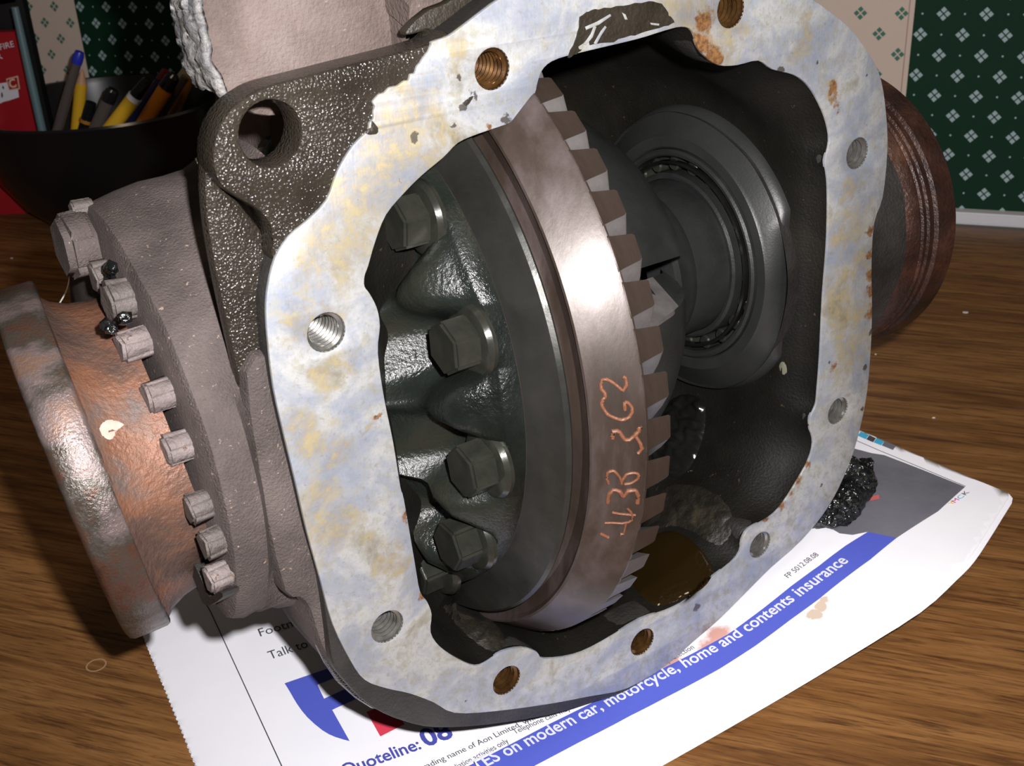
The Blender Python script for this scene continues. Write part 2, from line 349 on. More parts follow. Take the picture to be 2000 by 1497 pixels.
tr = box('trim_1', -400, 800, -9, 0, 0, 7.5, M_white, None, .8); tr.location = (WA[0]*MM, WA[1]*MM, 0); tr.rotation_euler = (0, 0, wrz); tr['kind'] = 'structure'

# ---- table top
def wood():
    m, nt, b = new_mat('brown_wood_veneer'); rz = math.radians(18)+wrz
    v = coord(nt, (1, 1, 1), (0, 0, rz))
    wv = coord(nt, (3.0, 36, 30), (0, 0, rz)); n1 = noise_n(nt, wv, 4, 6, .62, .9)
    wv2 = coord(nt, (16, 260, 100), (0, 0, rz)); n2 = noise_n(nt, wv2, 2.2, 5, .7, .35)
    wv3 = coord(nt, (34, 620, 100), (0, 0, rz)); n3 = noise_n(nt, wv3, 2.0, 3, .6, .3)
    c = ramp(nt, n1, [(.33, (.12, .050, .016)), (.47, (.19, .085, .026)), (.60, (.27, .128, .042)), (.72, (.18, .085, .028))])
    c = mixc(nt, ramp(nt, n2, [(.50, (0, 0, 0)), (.66, (.85,)*3)]), c, (.062, .024, .009))
    c = mixc(nt, ramp(nt, n3, [(.56, (0, 0, 0)), (.66, (.6,)*3)]), c, (.05, .02, .008))
    L(nt, c, b.inputs['Base Color']); b.inputs['Roughness'].default_value = .46; b.inputs['Specular IOR Level'].default_value = .35
    bumpn(nt, b, mth(nt, 'ADD', n2, n3), .12, .0003); return m
M_wood = wood()
table = thing('table', 'brown wood-grain table top under the casting and newspaper', 'table', (WA[0]*MM, WA[1]*MM, -.03), wrz)
bm = bmesh.new(); bmesh.ops.create_cube(bm, size=1)
for v in bm.verts: v.co = Vector((v.co.x*2.4-.2, v.co.y*1.5-.7605, v.co.z*.03+.015))
bmesh.ops.bevel(bm, geom=bm.edges[:], offset=.003, segments=2, affect='EDGES')
link('table_top', from_bm(bm, 'table_top'), M_wood, table)

# ================================================================== NEWSPAPER
CA, SA = math.cos(math.radians(25.6)), math.sin(math.radians(25.6))
def hgt(x, y):
    a = x*CA+y*SA; b = x*SA-y*CA                        # a along the lines of print, b towards the reader
    t = max(0., a-128.); z = .0019*t*t
    z = z if t < 85 else .0019*85*85+.323*(1-math.exp(-(t-85)/36.))*36.
    # soft rolls near the reader's edge
    z += .5*math.sin(a*.035+1)*math.sin(b*.05+.5)+.5
    return max(z, 0.)+.45
def onpaper(px, py, dz=0.):
    z = 0.
    for _ in range(30):
        x, y = tab(px, py, z); z = .5*z+.5*hgt(x, y)
    return (x, y, z+dz)
def paper_xyz(x, y, dz): return Vector((x*MM, y*MM, (hgt(x, y)+dz)*MM))
M_paper = rough_mat('white_newsprint', [(.84, .84, .90), (.90, .90, .94)], 25, .75, 0, .25, .0003, 900, spec=.2)
def stained_paper():
    m, nt, b = new_mat('white_newsprint_stained'); v = coord(nt)
    f = noise_n(nt, v, 25, 5); c = ramp(nt, f, [(.3, (.84, .84, .90)), (.7, (.90, .90, .94))])
    e = noise_n(nt, v, 260, 4, .7)
    def blobs(l):
        out = []
        for (px, py, R) in l:
            x, y, z = onpaper(px, py); out.append(((x*MM, y*MM-.3, z*MM), R*MM))
        return out
    c = mixc(nt, mth(nt, 'MULTIPLY', blob_mask(nt, v, blobs([(1290, 1312, 5), (1312, 1296, 4), (1405, 1243, 5), (1390, 1268, 5), (1272, 1322, 3.5)]), e, .7, .006, 2.), .75), c, (.55, .16, .08))
    c = mixc(nt, mth(nt, 'MULTIPLY', blob_mask(nt, v, blobs([(1590, 1200, 2.6), (1602, 1185, 2.2), (1612, 1172, 1.6)]), e, .9, .004), .7), c, (.50, .33, .16))
    L(nt, c, b.inputs['Base Color']); b.inputs['Roughness'].default_value = .75; bumpn(nt, b, noise_n(nt, v, 14, 4), .25, .002); return m
M_paper2 = stained_paper()
news = thing('newspaper', 'white newspaper advertisement page spread flat under the casting', 'newspaper', (0, .3, 0))
NOFF = Vector((0, .3, 0))
# page outline (mm on the table plane) from traced edges
lo_edge = [(1000, 1660), (1120, 1588), (1210, 1534), (1300, 1481), (1400, 1423), (1510, 1358), (1650, 1274), (1790, 1187), (1860, 1125), (1895, 1089), (1930, 1037), (1950, 1005), (1969, 975)]
out = []
le0 = onpaper(290, 1262); le1 = onpaper(385, 1497)
dx, dy = le1[0]-le0[0], le1[1]-le0[1]; ln = math.hypot(dx, dy); dx /= ln; dy /= ln
pt = lambda s: (le0[0]+dx*s, le0[1]+dy*s)
s = -75.
while s < 150:                                          # pinked left edge
    x, y = pt(s); out.append((x, y)); out.append((x+dx*1.1-dy*-.55, y+dy*1.1+dx*-.55)); s += 2.2
out += [onpaper(*p)[:2] for p in crom(lo_edge, 3, False)]
out += [onpaper(*p)[:2] for p in [(1971, 964), (1962, 960), (1900, 935), (1830, 905), (1760, 875), (1690, 845), (1600, 806), (1520, 771)]]
tl = pt(-75); out.append((tl[0]+CA*150, tl[1]+SA*150))
def sheet(name, poly, dz, mat, parent, cell=4., off=NOFF, shrink=None):
    bm = bmesh.new(); vs = [bm.verts.new((x, y, 0)) for x, y in poly]; es = [bm.edges.new((vs[i], vs[(i+1) % len(vs)])) for i in range(len(vs))]
    bmesh.ops.triangle_fill(bm, use_beauty=True, edges=es)
    xs_ = [p[0] for p in poly]; ys_ = [p[1] for p in poly]
    for lo, hi, ax in ((min(xs_), max(xs_), 0), (min(ys_), max(ys_), 1)):
        k = math.ceil(lo/cell)
        while k*cell < hi:
            co = [0, 0, 0]; no = [0, 0, 0]; co[ax] = k*cell; no[ax] = 1
            bmesh.ops.bisect_plane(bm, geom=bm.verts[:]+bm.edges[:]+bm.faces[:], plane_co=co, plane_no=no, dist=1e-5); k += 1
    for v in bm.verts: v.co = paper_xyz(v.co.x, v.co.y, dz)-off
    for f in bm.faces:
        f.normal_update()
        if f.normal.z < 0: f.normal_flip()
    return link(name, from_bm(bm, name, 60, rec=False), mat, parent)
top = sheet('front_page', out, 0., M_paper2, news)
sd = top.modifiers.new('thickness', 'SOLIDIFY'); sd.thickness = .00012; sd.offset = -1
# the pages beneath: same fold, stepped out a little at the reader's edge
def under_page(k):
    n_ = len(out); q = []
    for (x, y) in out:
        a = x*CA+y*SA; wgt = max(0., min(1., (a-60)/120)); b = x*SA-y*CA
        q.append((x+(SA*.55*k)*wgt, y-(CA*.55*k)*wgt))
    return q
for k in (1, 2, 3):
    o = sheet('inner_page', under_page(k), -.30*k, M_paper, news, cell=4)
# prints on the page
M_ink = plain('black_print', (.05, .05, .06), .7); M_blue = plain('blue_print', (.085, .115, .56), .6); M_indigo = plain('indigo_print', (.07, .08, .40), .6)
M_wprint = plain('reversed_white_lettering', (.72, .74, .82), .7); M_greyp = rough_mat('grey_printed_photograph', [(.075, .075, .095), (.13, .13, .155), (.17, .17, .20)], 14, .6, 0, .1)
M_redp = plain('red_print', (.70, .05, .09), .6); M_cyan = plain('cyan_print', (.05, .40, .62), .6); M_mag = plain('magenta_print', (.60, .04, .25), .6); M_yel = plain('yellow_print', (.75, .6, .08), .6)
def print_poly(name, pix, mat, dz=.14, cell=4., world=None):
    poly = world if world else [onpaper(*p)[:2] for p in pix]
    return sheet(name, poly, dz, mat, news, cell)
def strip_poly(pts, wd):
    P = [np.array(onpaper(*p)[:2]) for p in pts]; l = []; r_ = []
    for i, p in enumerate(P):
        t = P[min(i+1, len(P)-1)]-P[max(i-1, 0)]; t /= np.linalg.norm(t); nn = np.array([-t[1], t[0]])*wd/2; l.append(tuple(p+nn)); r_.append(tuple(p-nn))
    return l+r_[::-1]
print_poly('column_rule', None, M_ink, world=strip_poly([(372, 1128), (412, 1197), (480, 1345), (550, 1497), (600, 1606)], .32))
print_poly('header_rule', None, M_ink, world=strip_poly([(300, 1150), (372, 1128)], .4))
print_poly('blue_header_block', [(358, 1130), (352, 1118), (470, 1078), (478, 1090)], M_blue)
print_poly('blue_emblem', crom([(556, 1336), (566, 1352), (580, 1376), (600, 1402), (630, 1428), (655, 1441), (683, 1449)], 2, False)+[(649, 1388), (679, 1374), (700, 1364), (690, 1340), (633, 1366), (620, 1339), (660, 1322), (700, 1310), (690, 1290)], M_blue)
print_poly('red_emblem', [(716, 1392), (743, 1440), (790, 1416), (765, 1372)], M_redp)
band_hi = [(850, 1532), (916, 1497), (1070, 1417), (1180, 1362), (1245, 1331), (1280, 1314), (1350, 1279), (1422, 1240), (1490, 1190), (1545, 1146), (1600, 1106), (1650, 1068), (1695, 1040)]
band_lo = [(1751, 1052), (1700, 1094), (1650, 1131), (1600, 1171), (1545, 1211), (1475, 1263), (1405, 1308), (1350, 1338), (1300, 1364), (1230, 1400), (1130, 1452), (1045, 1497), (980, 1535)]
print_poly('blue_banner', band_hi+band_lo, M_blue)
def text_mesh(body, size, bold=0.):
    cu = D.curves.new('t', 'FONT'); cu.body = body; cu.size = size; cu.offset = bold; cu.resolution_u = 3
    o = D.objects.new('t', cu); COL.objects.link(o); me = D.meshes.new_from_object(o.evaluated_get(bpy.context.evaluated_depsgraph_get()))
    D.objects.remove(o); D.curves.remove(cu); me.materials.clear(); return me
def text_on_path(name, body, pix, mat, height, bold=0., dz=.24, fit=True, world=None):
    """lettering along a baseline traced on the page; height = em size mm"""
    me = text_mesh(body, height, bold); xs_ = [v.co.x for v in me.vertices]; w0, w1 = min(xs_), max(xs_)
    P = [np.array(onpaper(*p)[:2]) for p in pix]; seg = [np.linalg.norm(P[i+1]-P[i]) for i in range(len(P)-1)]; tot = sum(seg)
    sc = tot/(w1-w0) if fit else 1.
    for v in me.vertices:
        s = (v.co.x-w0)*sc; i = 0
        while i < len(seg)-1 and s > seg[i]: s -= seg[i]; i += 1
        t = (P[i+1]-P[i])/seg[i]; nn = np.array([-t[1], t[0]]); p = P[i]+t*s+nn*v.co.y
        v.co = paper_xyz(float(p[0]), float(p[1]), dz)-NOFF
    me.update(); return link(name, me, mat, news)
text_on_path('banner_lettering', 'RATES on modern car, motorcycle, home and contents insurance', crom([(893, 1531), (955, 1497), (1100, 1427), (1200, 1377), (1300, 1326), (1400, 1274), (1500, 1211), (1600, 1140), (1658, 1098)], 4, False), M_wprint, 6.4, .10)
text_on_path('heading_lettering', 'Footm', [(509, 1245), (581, 1223)], M_ink, 6.2)
text_on_path('heading_lettering', 'Talk to', [(528, 1290), (603, 1265)], M_ink, 6.2)
text_on_path('telephone_lettering', 'Quoteline:', [(672, 1518), (824, 1464)], M_indigo, 6.6, .12)
text_on_path('telephone_lettering', '08', [(832, 1461), (888, 1440)], M_indigo, 10, .28)
text_on_path('small_lettering', 'trading name of Aon Limited, which is', [(823, 1508), (1075, 1394)], M_ink, 3.0)
text_on_path('small_lettering', 'mediation activities only', [(875, 1514), (995, 1452)], M_ink, 3.0)
text_on_path('small_lettering', 'Telephone calls may be monitored or recorded for your protection', [(1006, 1436), (1120, 1386), (1250, 1325), (1357, 1268)], M_ink, 3.0)
text_on_path('code_lettering', 'FP 5012.08.08', [(1540, 1131), (1600, 1086)], M_ink, 3.1)
print_poly('printed_photograph', [(1640, 870), (1702, 886), (1727, 890), (1800, 918), (1885, 952), (1832, 1000), (1751, 1052), (1695, 1040), (1665, 1046), (1640, 1043), (1600, 1020), (1560, 960)], M_greyp)
print_poly('photograph_rule', None, M_ink, world=strip_poly([(1650, 852), (1720, 882), (1800, 915), (1886, 951)], .3))
for i, (p0, p1, mt) in enumerate([((1681, 843), (1697, 850), M_cyan), ((1698, 850), (1711, 856), M_ink), ((1712, 856), (1727, 862), M_cyan), ((1728, 862), (1750, 871), M_greyp)]):
    print_poly('colour_bar', [(p0[0], p0[1]+1), (p1[0], p1[1]+1), (p1[0]-6, p1[1]+9), (p0[0]-6, p0[1]+9)], mt)
for ch, pa, mt in (('Y', (1859, 989), M_yel), ('M', (1866, 984), M_mag), ('C', (1876, 977), M_cyan), ('K', (1886, 969), M_ink)):
    text_on_path('register_letter', ch, [pa, (pa[0]+8, pa[1]-6)], mt, 2.4)

# ================================================================== DIFFERENTIAL HOUSING
from mathutils.bvhtree import BVHTree
HLOC = tuple(HO*MM)
housing = thing('differential_housing', 'large cast iron differential housing with pale scraped joint face standing on newspaper', 'gear housing', HLOC, HROT)
HM = Matrix.Translation(Vector(HLOC)) @ Matrix.Rotation(HROT, 4, 'Z'); HMI = HM.inverted()
EYE = HMI @ Vector((0, 0, CAMH*MM))
def ldir(px, py): return (HMI.to_3x3() @ Vector(qray(px, py))).normalized()
face_outer_px = [(685, 1292), (713, 1330), (755, 1346), (800, 1356), (846, 1373), (888, 1394), (965, 1391), (1070, 1377), (1150, 1362), (1225, 1346), (1300, 1302), (1356, 1253), (1408, 1208), (1460, 1156), (1510, 1106), (1570, 1052), (1622, 985), (1660, 905), (1681, 835),
    (1695, 760), (1702, 672), (1704, 600), (1703, 520), (1708, 437), (1725, 385), (1734, 297), (1732, 227), (1722, 157), (1702, 112), (1667, 62), (1629, 28), (1580, -6), (1520, -34), (1440, -52), (1350, -58), (1260, -50), (1150, -38), (1050, -28), (985, -8), (912, 45), (877, 70), (846, 84), (818, 133), (783, 164), (737, 189), (730, 224), (716, 259),
    (690, 285), (660, 335), (638, 392), (600, 432), (565, 462), (538, 505), (524, 560), (520, 610), (525, 680), (535, 760), (555, 850), (577, 940), (600, 1040), (625, 1130), (650, 1220)]
open_px = [(720, 520), (734, 472), (755, 420), (790, 378), (825, 343), (867, 308), (895, 280), (930, 264), (965, 252), (1000, 238), (1028, 210), (1045, 185), (1052, 157), (1063, 133), (1091, 115), (1157, 98), (1245, 77), (1297, 61), (1331, 53), (1352, 60), (1363, 91), (1380, 112), (1405, 128), (1440, 128), (1482, 119), (1510, 136), (1552, 147),
    (1580, 168), (1601, 203), (1615, 238), (1621, 276), (1612, 315), (1617, 350), (1618, 402), (1616, 480), (1608, 578), (1603, 690), (1597, 767), (1594, 792), (1583, 816), (1583, 840), (1589, 865), (1580, 900), (1559, 938), (1530, 984), (1503, 1012), (1464, 1033), (1450, 1057), (1440, 1089), (1394, 1127), (1346, 1170), (1300, 1194), (1252, 1210), (1175, 1256), (1122, 1280),
    (1063, 1287), (1049, 1274), (1021, 1266), (982, 1274), (954, 1292), (930, 1302), (895, 1288), (860, 1264), (842, 1236), (844, 1201), (835, 1176), (821, 1155), (811, 1099), (790, 977), (783, 952), (769, 865), (751, 777), (739, 690), (743, 637), (737, 602), (723, 574), (713, 560), (713, 540)]
hole_px = [(1428, 18), (1675, 300), (1637, 803), (1485, 1065), (1255, 1255), (990, 1330), (757, 1225), (638, 650), (962, 135)]
i0 = face_outer_px.index((846, 84)); i1 = face_outer_px.index((716, 259)); mid_ = crom(face_outer_px[i0:i1+1], 5, False)
face_outer_px = face_outer_px[:i0]+[(x+7*(rnd()-.5), y+7*(rnd()-.5)) for x, y in mid_]+face_outer_px[i1+1:]
fo = crom([onface(*p) for p in face_outer_px], 3); op = crom([onface(*p) for p in open_px], 3)
holes = [onface(*p) for p in hole_px]; HR = 4.35
mf = link('joint_face', slab('joint_face', fo, [op]+[circle(r, u, HR) for r, u in holes], 0, -1.2, .3), M_face, housing)
mf['label'] = 'pale scraped machined joint face with brown gasket stains'
# slab behind the face, a little proud of it along the lower left corner
fl_px = [(640, 1235), (652, 1300), (690, 1352), (735, 1388), (790, 1412), (850, 1424), (950, 1419), (1070, 1400), (1150, 1377), (1225, 1352)]
lo = [onface(*p, n=-1) for p in fl_px]
fo1 = [onface(*p, n=-1) for p in face_outer_px]
plate_out = crom(lo+[p for p in fo1[10:-1]], 3)
link('flange_rim', slab('flange_rim', plate_out, [[(r*1.002, u*1.002) for r, u in op]]+[circle(r, u, HR+.4) for r, u in holes], -1.0, -9.5, .9), M_castdark, housing)
lug_px = [(880, 66), (846, 84), (775, 105), (700, 124), (595, 151), (525, 169), (490, 185), (455, 211), (430, 246), (417, 290), (418, 332), (434, 364), (465, 388), (507, 413), (525, 437), (533, 465), (540, 515), (620, 520), (760, 330), (900, 160)]
lug = crom([onface(*p, n=-.7) for p in lug_px], 3)
lc = onface(530, 262, n=-.7)
link('mounting_lug', slab('mounting_lug', lug, [circle(lc[0], lc[1], 6.3, 32)], -.7, -9.6, .9), M_grime, housing)['label'] = 'oily black mounting lug with one plain hole'
web_px = [(560, 520), (530, 470), (470, 395), (425, 340), (404, 295), (398, 340), (402, 420), (414, 500), (432, 590), (452, 680), (470, 760), (500, 860), (530, 960), (560, 1050), (590, 1130), (600, 1190), (625, 1270), (665, 1340), (730, 1390), (760, 1380), (700, 1300), (620, 1000)]
web = crom([onface(*p, n=-6) for p in web_px], 2)
link('rib_web', slab('rib_web', web, [], -6, -10.5, 1.6), M_grime, housing)
# threaded holes
amber = (0, 4, 5, 8)
for i, (r, u) in enumerate(holes):
    prof = [(HR+.05, -.1), (HR-.1, -.7)]; y = -.9
    while y > -17: prof += [(HR-.02, y), (HR-.1, y-.25), (HR-.85, y-.62), (HR-.85, y-.85)]; y -= 1.45
    prof += [(HR-1, -17.5), (.2, -19), (.2, -19.6), (HR+.35, -19.4), (HR+.35, -1.3), (HR+.05, -1.3)]
    prof = [q for q in prof]
    rows = [[HV(r+R*math.cos(2*PI*k/36), n, u+R*math.sin(2*PI*k/36)) for k in range(36)] for R, n in prof]
    o = link('threaded_hole', grid_mesh('threaded_hole', rows, closed_u=True, ang=30), M_threadoil if i in amber else M_thread, housing)
    o.data.materials.append(M_inside); ax = HV(r, 0, u)
    for p in o.data.polygons:
        if math.hypot(p.center.x-ax.x, p.center.z-ax.z) > (HR+.15)*MM: p.material_index = 1
    if i in amber: o['label'] = 'threaded bolt hole wet with amber oil'
# patches of black gasket left on the face
gk = [(1110, 112), (1118, 88), (1127, 62), (1133, 32), (1150, 22), (1170, 18), (1205, 12), (1240, 6), (1275, 4), (1296, 12), (1304, 30), (1314, 42), (1298, 52), (1262, 62), (1230, 70), (1196, 80), (1165, 86), (1150, 84), (1156, 70), (1166, 50), (1150, 66), (1138, 86), (1126, 92), (1134, 100), (1118, 106)]
jag = lambda P, a: [(x+a*(rnd()-.5), y+a*(rnd()-.5)) for x, y in crom(P, 3)]
link('gasket_remnant', slab('gasket_remnant', [onface(*p) for p in jag(gk, 4)], [], .28, -.1, .05), M_gasket, housing)['label'] = 'black scraped remnant of gasket'
gk2 = [(975, -12), (935, 30), (902, 50), (870, 66), (840, 78), (812, 92), (800, 90), (830, 60), (790, 68), (800, 48), (835, 18), (868, 6), (900, -14)]
link('gasket_remnant', slab('gasket_remnant', [onface(*p, n=-9.8) for p in jag(gk2, 2)], [], -9.0, -12, .5), M_gasket, housing)
for pp in ([(727, 236), (737, 250), (735, 262), (718, 262), (715, 256), (724, 248)], [(906, 200), (918, 190), (925, 187), (920, 197), (910, 206)]):
    link('gasket_remnant', slab('gasket_remnant', [onface(*p) for p in jag(pp, 2)], [], .2, -.1, .05), M_gasket, housing)
for pp in ([(1141, 52), (1164, 42), (1190, 27), (1192, 31), (1168, 48), (1143, 58)], [(1138, 86), (1152, 66), (1158, 50), (1163, 52), (1156, 72), (1143, 88)], [(1158, 84), (1172, 60), (1180, 50), (1183, 53), (1172, 70), (1163, 87)], [(1213, 24), (1220, 28), (1224, 38), (1219, 38)], [(1268, 44), (1286, 46), (1285, 50), (1270, 48)]):
    link('scraped_streak', slab('scraped_streak', [onface(*p) for p in pp], [], .36, .1, .05), M_face, housing)

# ---- inner cavity
def lerp_tab(T, t):
    for i in range(len(T)-1):
        if T[i][0] <= t <= T[i+1][0]:
            k = (t-T[i][0])/(T[i+1][0]-T[i][0]+1e-9); return T[i][1]+(T[i+1][1]-T[i][1])*k
    return T[-1][1]
depths = [-.6, -3, -6, -10, -14, -20, -28, -38, -50, -64, -78, -92, -105, -118, -130, -140, -147, -150.5, -152]
sSide = [(0, 1.0), (3, .995), (6, .97), (10, .93), (14, .90), (20, .875), (28, .865), (50, .86), (92, .86), (118, .82), (140, .62), (150.5, .30), (152, .02)]
sVert = [(0, 1.0), (3, 1.0), (10, 1.0), (20, 1.03), (38, 1.08), (50, 1.10), (78, 1.06), (105, .93), (130, .70), (147, .40), (150.5, .25), (152, .02)]
sm = op[::1]
def smooth_out(k):
    P = np.array(op); w_ = np.array(op)
    for _ in range(int(k*10)): P = .5*P+.25*np.roll(P, 1, 0)+.25*np.roll(P, -1, 0)
    return P
rows = []
for dpt in depths:
    k = min(1., -dpt/30.); P = smooth_out(k*6); row = []
    for (r, u) in P:
        a = math.atan2(u, r); wv = math.sin(a)**2
        s = lerp_tab(sSide, -dpt)*(1-wv)+lerp_tab(sVert, -dpt)*wv
        rr, uu = r*s, u*s
        if -dpt > 6: uu = max(uu, -101.5)
        if -dpt > 16: rr = min(rr, 66.5)
        if -dpt > 8 and r > 20:
            d_ = math.hypot(dpt+50, uu-2); k_ = min(1, max(0, (62-d_)/14)); k_ = k_*k_*(3-2*k_); rr = rr+(66.2-rr)*k_
        if -dpt > 10: rr = max(rr, -84+min(37., (-dpt-10)*5.))
        row.append(HV(rr, dpt, uu))
    rows.append(row)
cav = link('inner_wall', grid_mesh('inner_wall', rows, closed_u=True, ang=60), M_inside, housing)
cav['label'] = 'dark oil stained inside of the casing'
link('bearing_boss', lathe('bearing_boss', [(72, 33.5), (60.5, 33.5), (60, 34), (60, 37.2), (60.8, 38), (63.2, 43.8), (64.8, 45.0), (66.0, 45.6), (72, 46)], 120, closed=True), M_wall_in, housing)['label'] = 'turned round bearing boss in the right inner wall'

for o in housing.children:
    if o.name.startswith('bearing_boss'):
        for v in o.data.vertices: v.co.y = max(v.co.y, .0105)
# ---- outside: barrel round the gear, with rough broken left end
def barrel_mod(r, R, t):
    q = noise.noise(Vector((r*.05, math.cos(t)*6, math.sin(t)*6))); return (r, R+1.1*q)
prof = [(-50, 93), (-50.5, 99), (-49, 101), (-45, 102.5), (-38, 103.5), (-20, 104.5), (0, 107), (25, 107), (42, 104), (56, 96), (66, 84), (74, 66), (80, 52), (84, 46)]
link('casing_barrel', lathe('casing_barrel', prof, 160, 68, 269, mod=barrel_mod), M_barrel, housing)['label'] = 'brown grey outer wall of the casing barrel'
link('end_wall', lathe('end_wall', [(-48.5, 30), (-49.5, 96)], 96, 69, 266, mod=barrel_mod), M_barrel, housing)
br_px = [(390, 8), (393, 30), (399, 55), (403, 80), (409, 105), (418, 140), (432, 168), (455, 195), (500, 225), (560, 225), (640, 200), (700, 190), (760, 150), (840, 110), (900, 80), (960, 30), (1000, -60), (960, -200), (372, -200), (380, -60)]
br = [onface(*p, n=-24) for p in br_px]; br = [(r, u if r < -49 else max(u, 90 if r < -18 else 99)) for r, u in br]
link('bracket', slab('bracket', crom(br, 2), [], -24, -37, 1.0), M_barrel, housing)['label'] = 'brown dusty cast bracket rising behind the mounting lug'
# flaking crust down the bracket's edge
CE = [(388, -40), (389, 10), (392, 30), (399, 55), (403, 80), (409, 105), (418, 140), (430, 166), (442, 184)]
rows = []
for k, p in enumerate(crom([onface(*p, n=-24) for p in CE], 6, False)):
    row = []
    for m_ in range(15):
        n_ = -22.6-15.5*m_/14; q = noise.noise(Vector((p[1]*.28, n_*.30, 1.))); q2 = noise.noise(Vector((p[1]*1.1, n_*1.1, 7.)))
        row.append(HV(p[0]-.9-1.1*q-.6*q2+(.9 if m_ in (0, 14) else 0), n_+.7*q2, p[1]+.4*q2))
    rows.append(row)
o = link('broken_edge', grid_mesh('broken_edge', rows, ang=70), M_crust, housing); o['label'] = 'rough flaking grey side of the bracket'
sd_ = o.modifiers.new('thickness', 'SOLIDIFY'); sd_.thickness = .0012; sd_.offset = 0
bm = bmesh.new()
for px, py, s_ in [(366, 2, 1.6), (374, 8, 1.4), (384, 6, 1.5), (372, -6, 2.0), (392, 14, 1.0)]:
    r, u = onface(px, py, n=-28); bmesh.ops.create_icosphere(bm, subdivisions=3, radius=s_*MM, matrix=Matrix.Translation(HV(r, -28, u)))
for v in bm.verts: v.co += noise.noise_vector(v.co*500)*1.4*MM
link('rust_lump', from_bm(bm, 'rust_lump', 180), M_crust, housing)

# ---- left neck with its bolting face
def neck_rows():
    rows = []
    for (r, R, cu_, umin, bump) in [(-112.5, 8, -3, -32, 0), (-112.6, 30, -3, -32, 0), (-112.5, 49.5, -3, -32, 5), (-111.6, 51, -3, -32, 6), (-109, 51.5, -3, -33, 6), (-104, 51, -2.2, -36, 7), (-98, 51.5, -1.5, -41, 7), (-92, 53, -1, -46, 5), (-86, 55.5, 0, -50, 2), (-80, 59, 1, -54, 0), (-76, 61, 2, -56, 0)]:
        row = []
        for i in range(120):
            t = 2*PI*i/120; b_ = bump*math.exp(-((math.degrees(t)-104)/26)**2); RR = R+b_
            if r > -100:
                fr = math.cos(t)
                if fr > 0: RR = min(RR, (40 if r < -88 else 40-(r+88)*1.5)/max(fr, .01))
            n, u = -50+RR*math.cos(t), cu_+RR*math.sin(t); RR = R
            if u < umin: u = umin+(u-umin)*.04
            q = noise.noise(Vector((r*.06, n*.06, u*.06)))*.7
            row.append(HV(r, n+q, u+q))
        rows.append(row)
    return rows
link('side_neck', grid_mesh('side_neck', neck_rows(), closed_u=True, ang=40), M_cast, housing)['label'] = 'grey dusty cast neck on the left side'
sk = [onface(*p, n=-3.5) for p in [(478, 730), (525, 690), (545, 780), (570, 880), (600, 1000), (628, 1110), (655, 1215), (690, 1300), (700, 1340), (660, 1320), (625, 1262), (604, 1195), (585, 1172), (555, 1160), (520, 1020), (500, 900)]]
link('neck_fillet', slab('neck_fillet', crom(sk, 2), [], -3.2, -30, 2.2), M_cast, housing)

# ---- hexagon heads round the neck, crusted
def hexhead(name, R, h, mat, parent, washer=None, axis_len=0, rough_=0.):
    """head along local -x, seated on x = 0"""
    bm = bmesh.new(); bmesh.ops.create_cone(bm, cap_ends=True, segments=6, radius1=R*MM, radius2=R*MM, depth=h*MM)
    bmesh.ops.bevel(bm, geom=[e for e in bm.edges], offset=R*(.18 if rough_ else .1)*MM, segments=4 if rough_ else 2, affect='EDGES')
    for v in bm.verts:
        x, y, z = v.co; v.co = (-(z+h*MM/2), x, y)
        if rough_:
            q = noise.noise_vector(v.co*400)*rough_*MM; v.co += q
    return link(name, from_bm(bm, name, 75 if rough_ else 30), mat, parent)
head0 = None
for (px, py, R, h, mt) in [(272, 670, 3.9, 7.0, M_nut), (315, 770, 3.9, 7.0, M_nut), (350, 872, 3.9, 7.0, M_nut), (390, 990, 3.7, 6.0, M_nutdark), (415, 1060, 3.7, 5.6, M_nutdark), (427, 1126, 3.5, 6.0, M_nut), (236, 585, 5.2, 6.6, M_nutdark), (196, 540, 4.0, 5, M_nutdark)]:
    n, u = onR(px, py, -114.5)
    if head0 is None: head0 = hexhead('bolt_head', 3.9, 7., mt, housing, rough_=.5); o = head0
    else:
        o = head0.copy(); COL.objects.link(o); o.parent = housing
        if mt is not M_nut: o.data = head0.data.copy(); o.data.materials.clear(); o.data.materials.append(mt)
        o.scale = (h/7.*.86, R/3.9, R/3.9)
    o.location = HV(-112, n, u); o.rotation_euler = (rnd()*3, 0, 0)
n, u = onR(150, 478, -116)
o = hexhead('bolt_head', 8.6, 7.5, M_cast, housing, rough_=.5); o.location = HV(-112.3, n, u); o['label'] = 'large crusted bolt head at the top of the neck'
n, u = onR(165, 408, -112)
o = hexhead('bolt_head', 2.6, 5, M_nutdark, housing, rough_=.3); o.location = HV(-110, n, u)
# bent lock plate and crud at the foot of the neck
for P_ in ([(378, 1095), (388, 1110), (400, 1140), (412, 1172), (428, 1176), (452, 1160), (446, 1150), (425, 1160), (416, 1140), (400, 1105), (388, 1090)],):
    pts = [onR(x, y, -114) for x, y in crom(P_, 2)]
    rows = [[Vector((r*MM, -n*MM, (u+ZC)*MM)) for n, u in pts] for r in (-112.2, -116)]
    link('lock_plate', grid_mesh('lock_plate', rows, closed_u=True, cap=True, ang=30), M_castdark, housing)
cr = []
bm = bmesh.new()
for k in range(46):
    t = k/45; px = 205-70*0+(-40+85*rnd()); 
    px, py = (215+rnd()*14-7, 520+110*t) if k < 26 else (115+130*rnd(), 628+18*rnd()+.1)
    n, u = onR(px, py, -114.5 if k < 26 else -116-6*rnd()); s = .6+1.3*rnd()
    bmesh.ops.create_icosphere(bm, subdivisions=1, radius=s*MM, matrix=Matrix.Translation(HV(-114.5 if k < 26 else -118-4*rnd(), n, u)))
for v in bm.verts: v.co += noise.noise_vector(v.co*900)*.5*MM
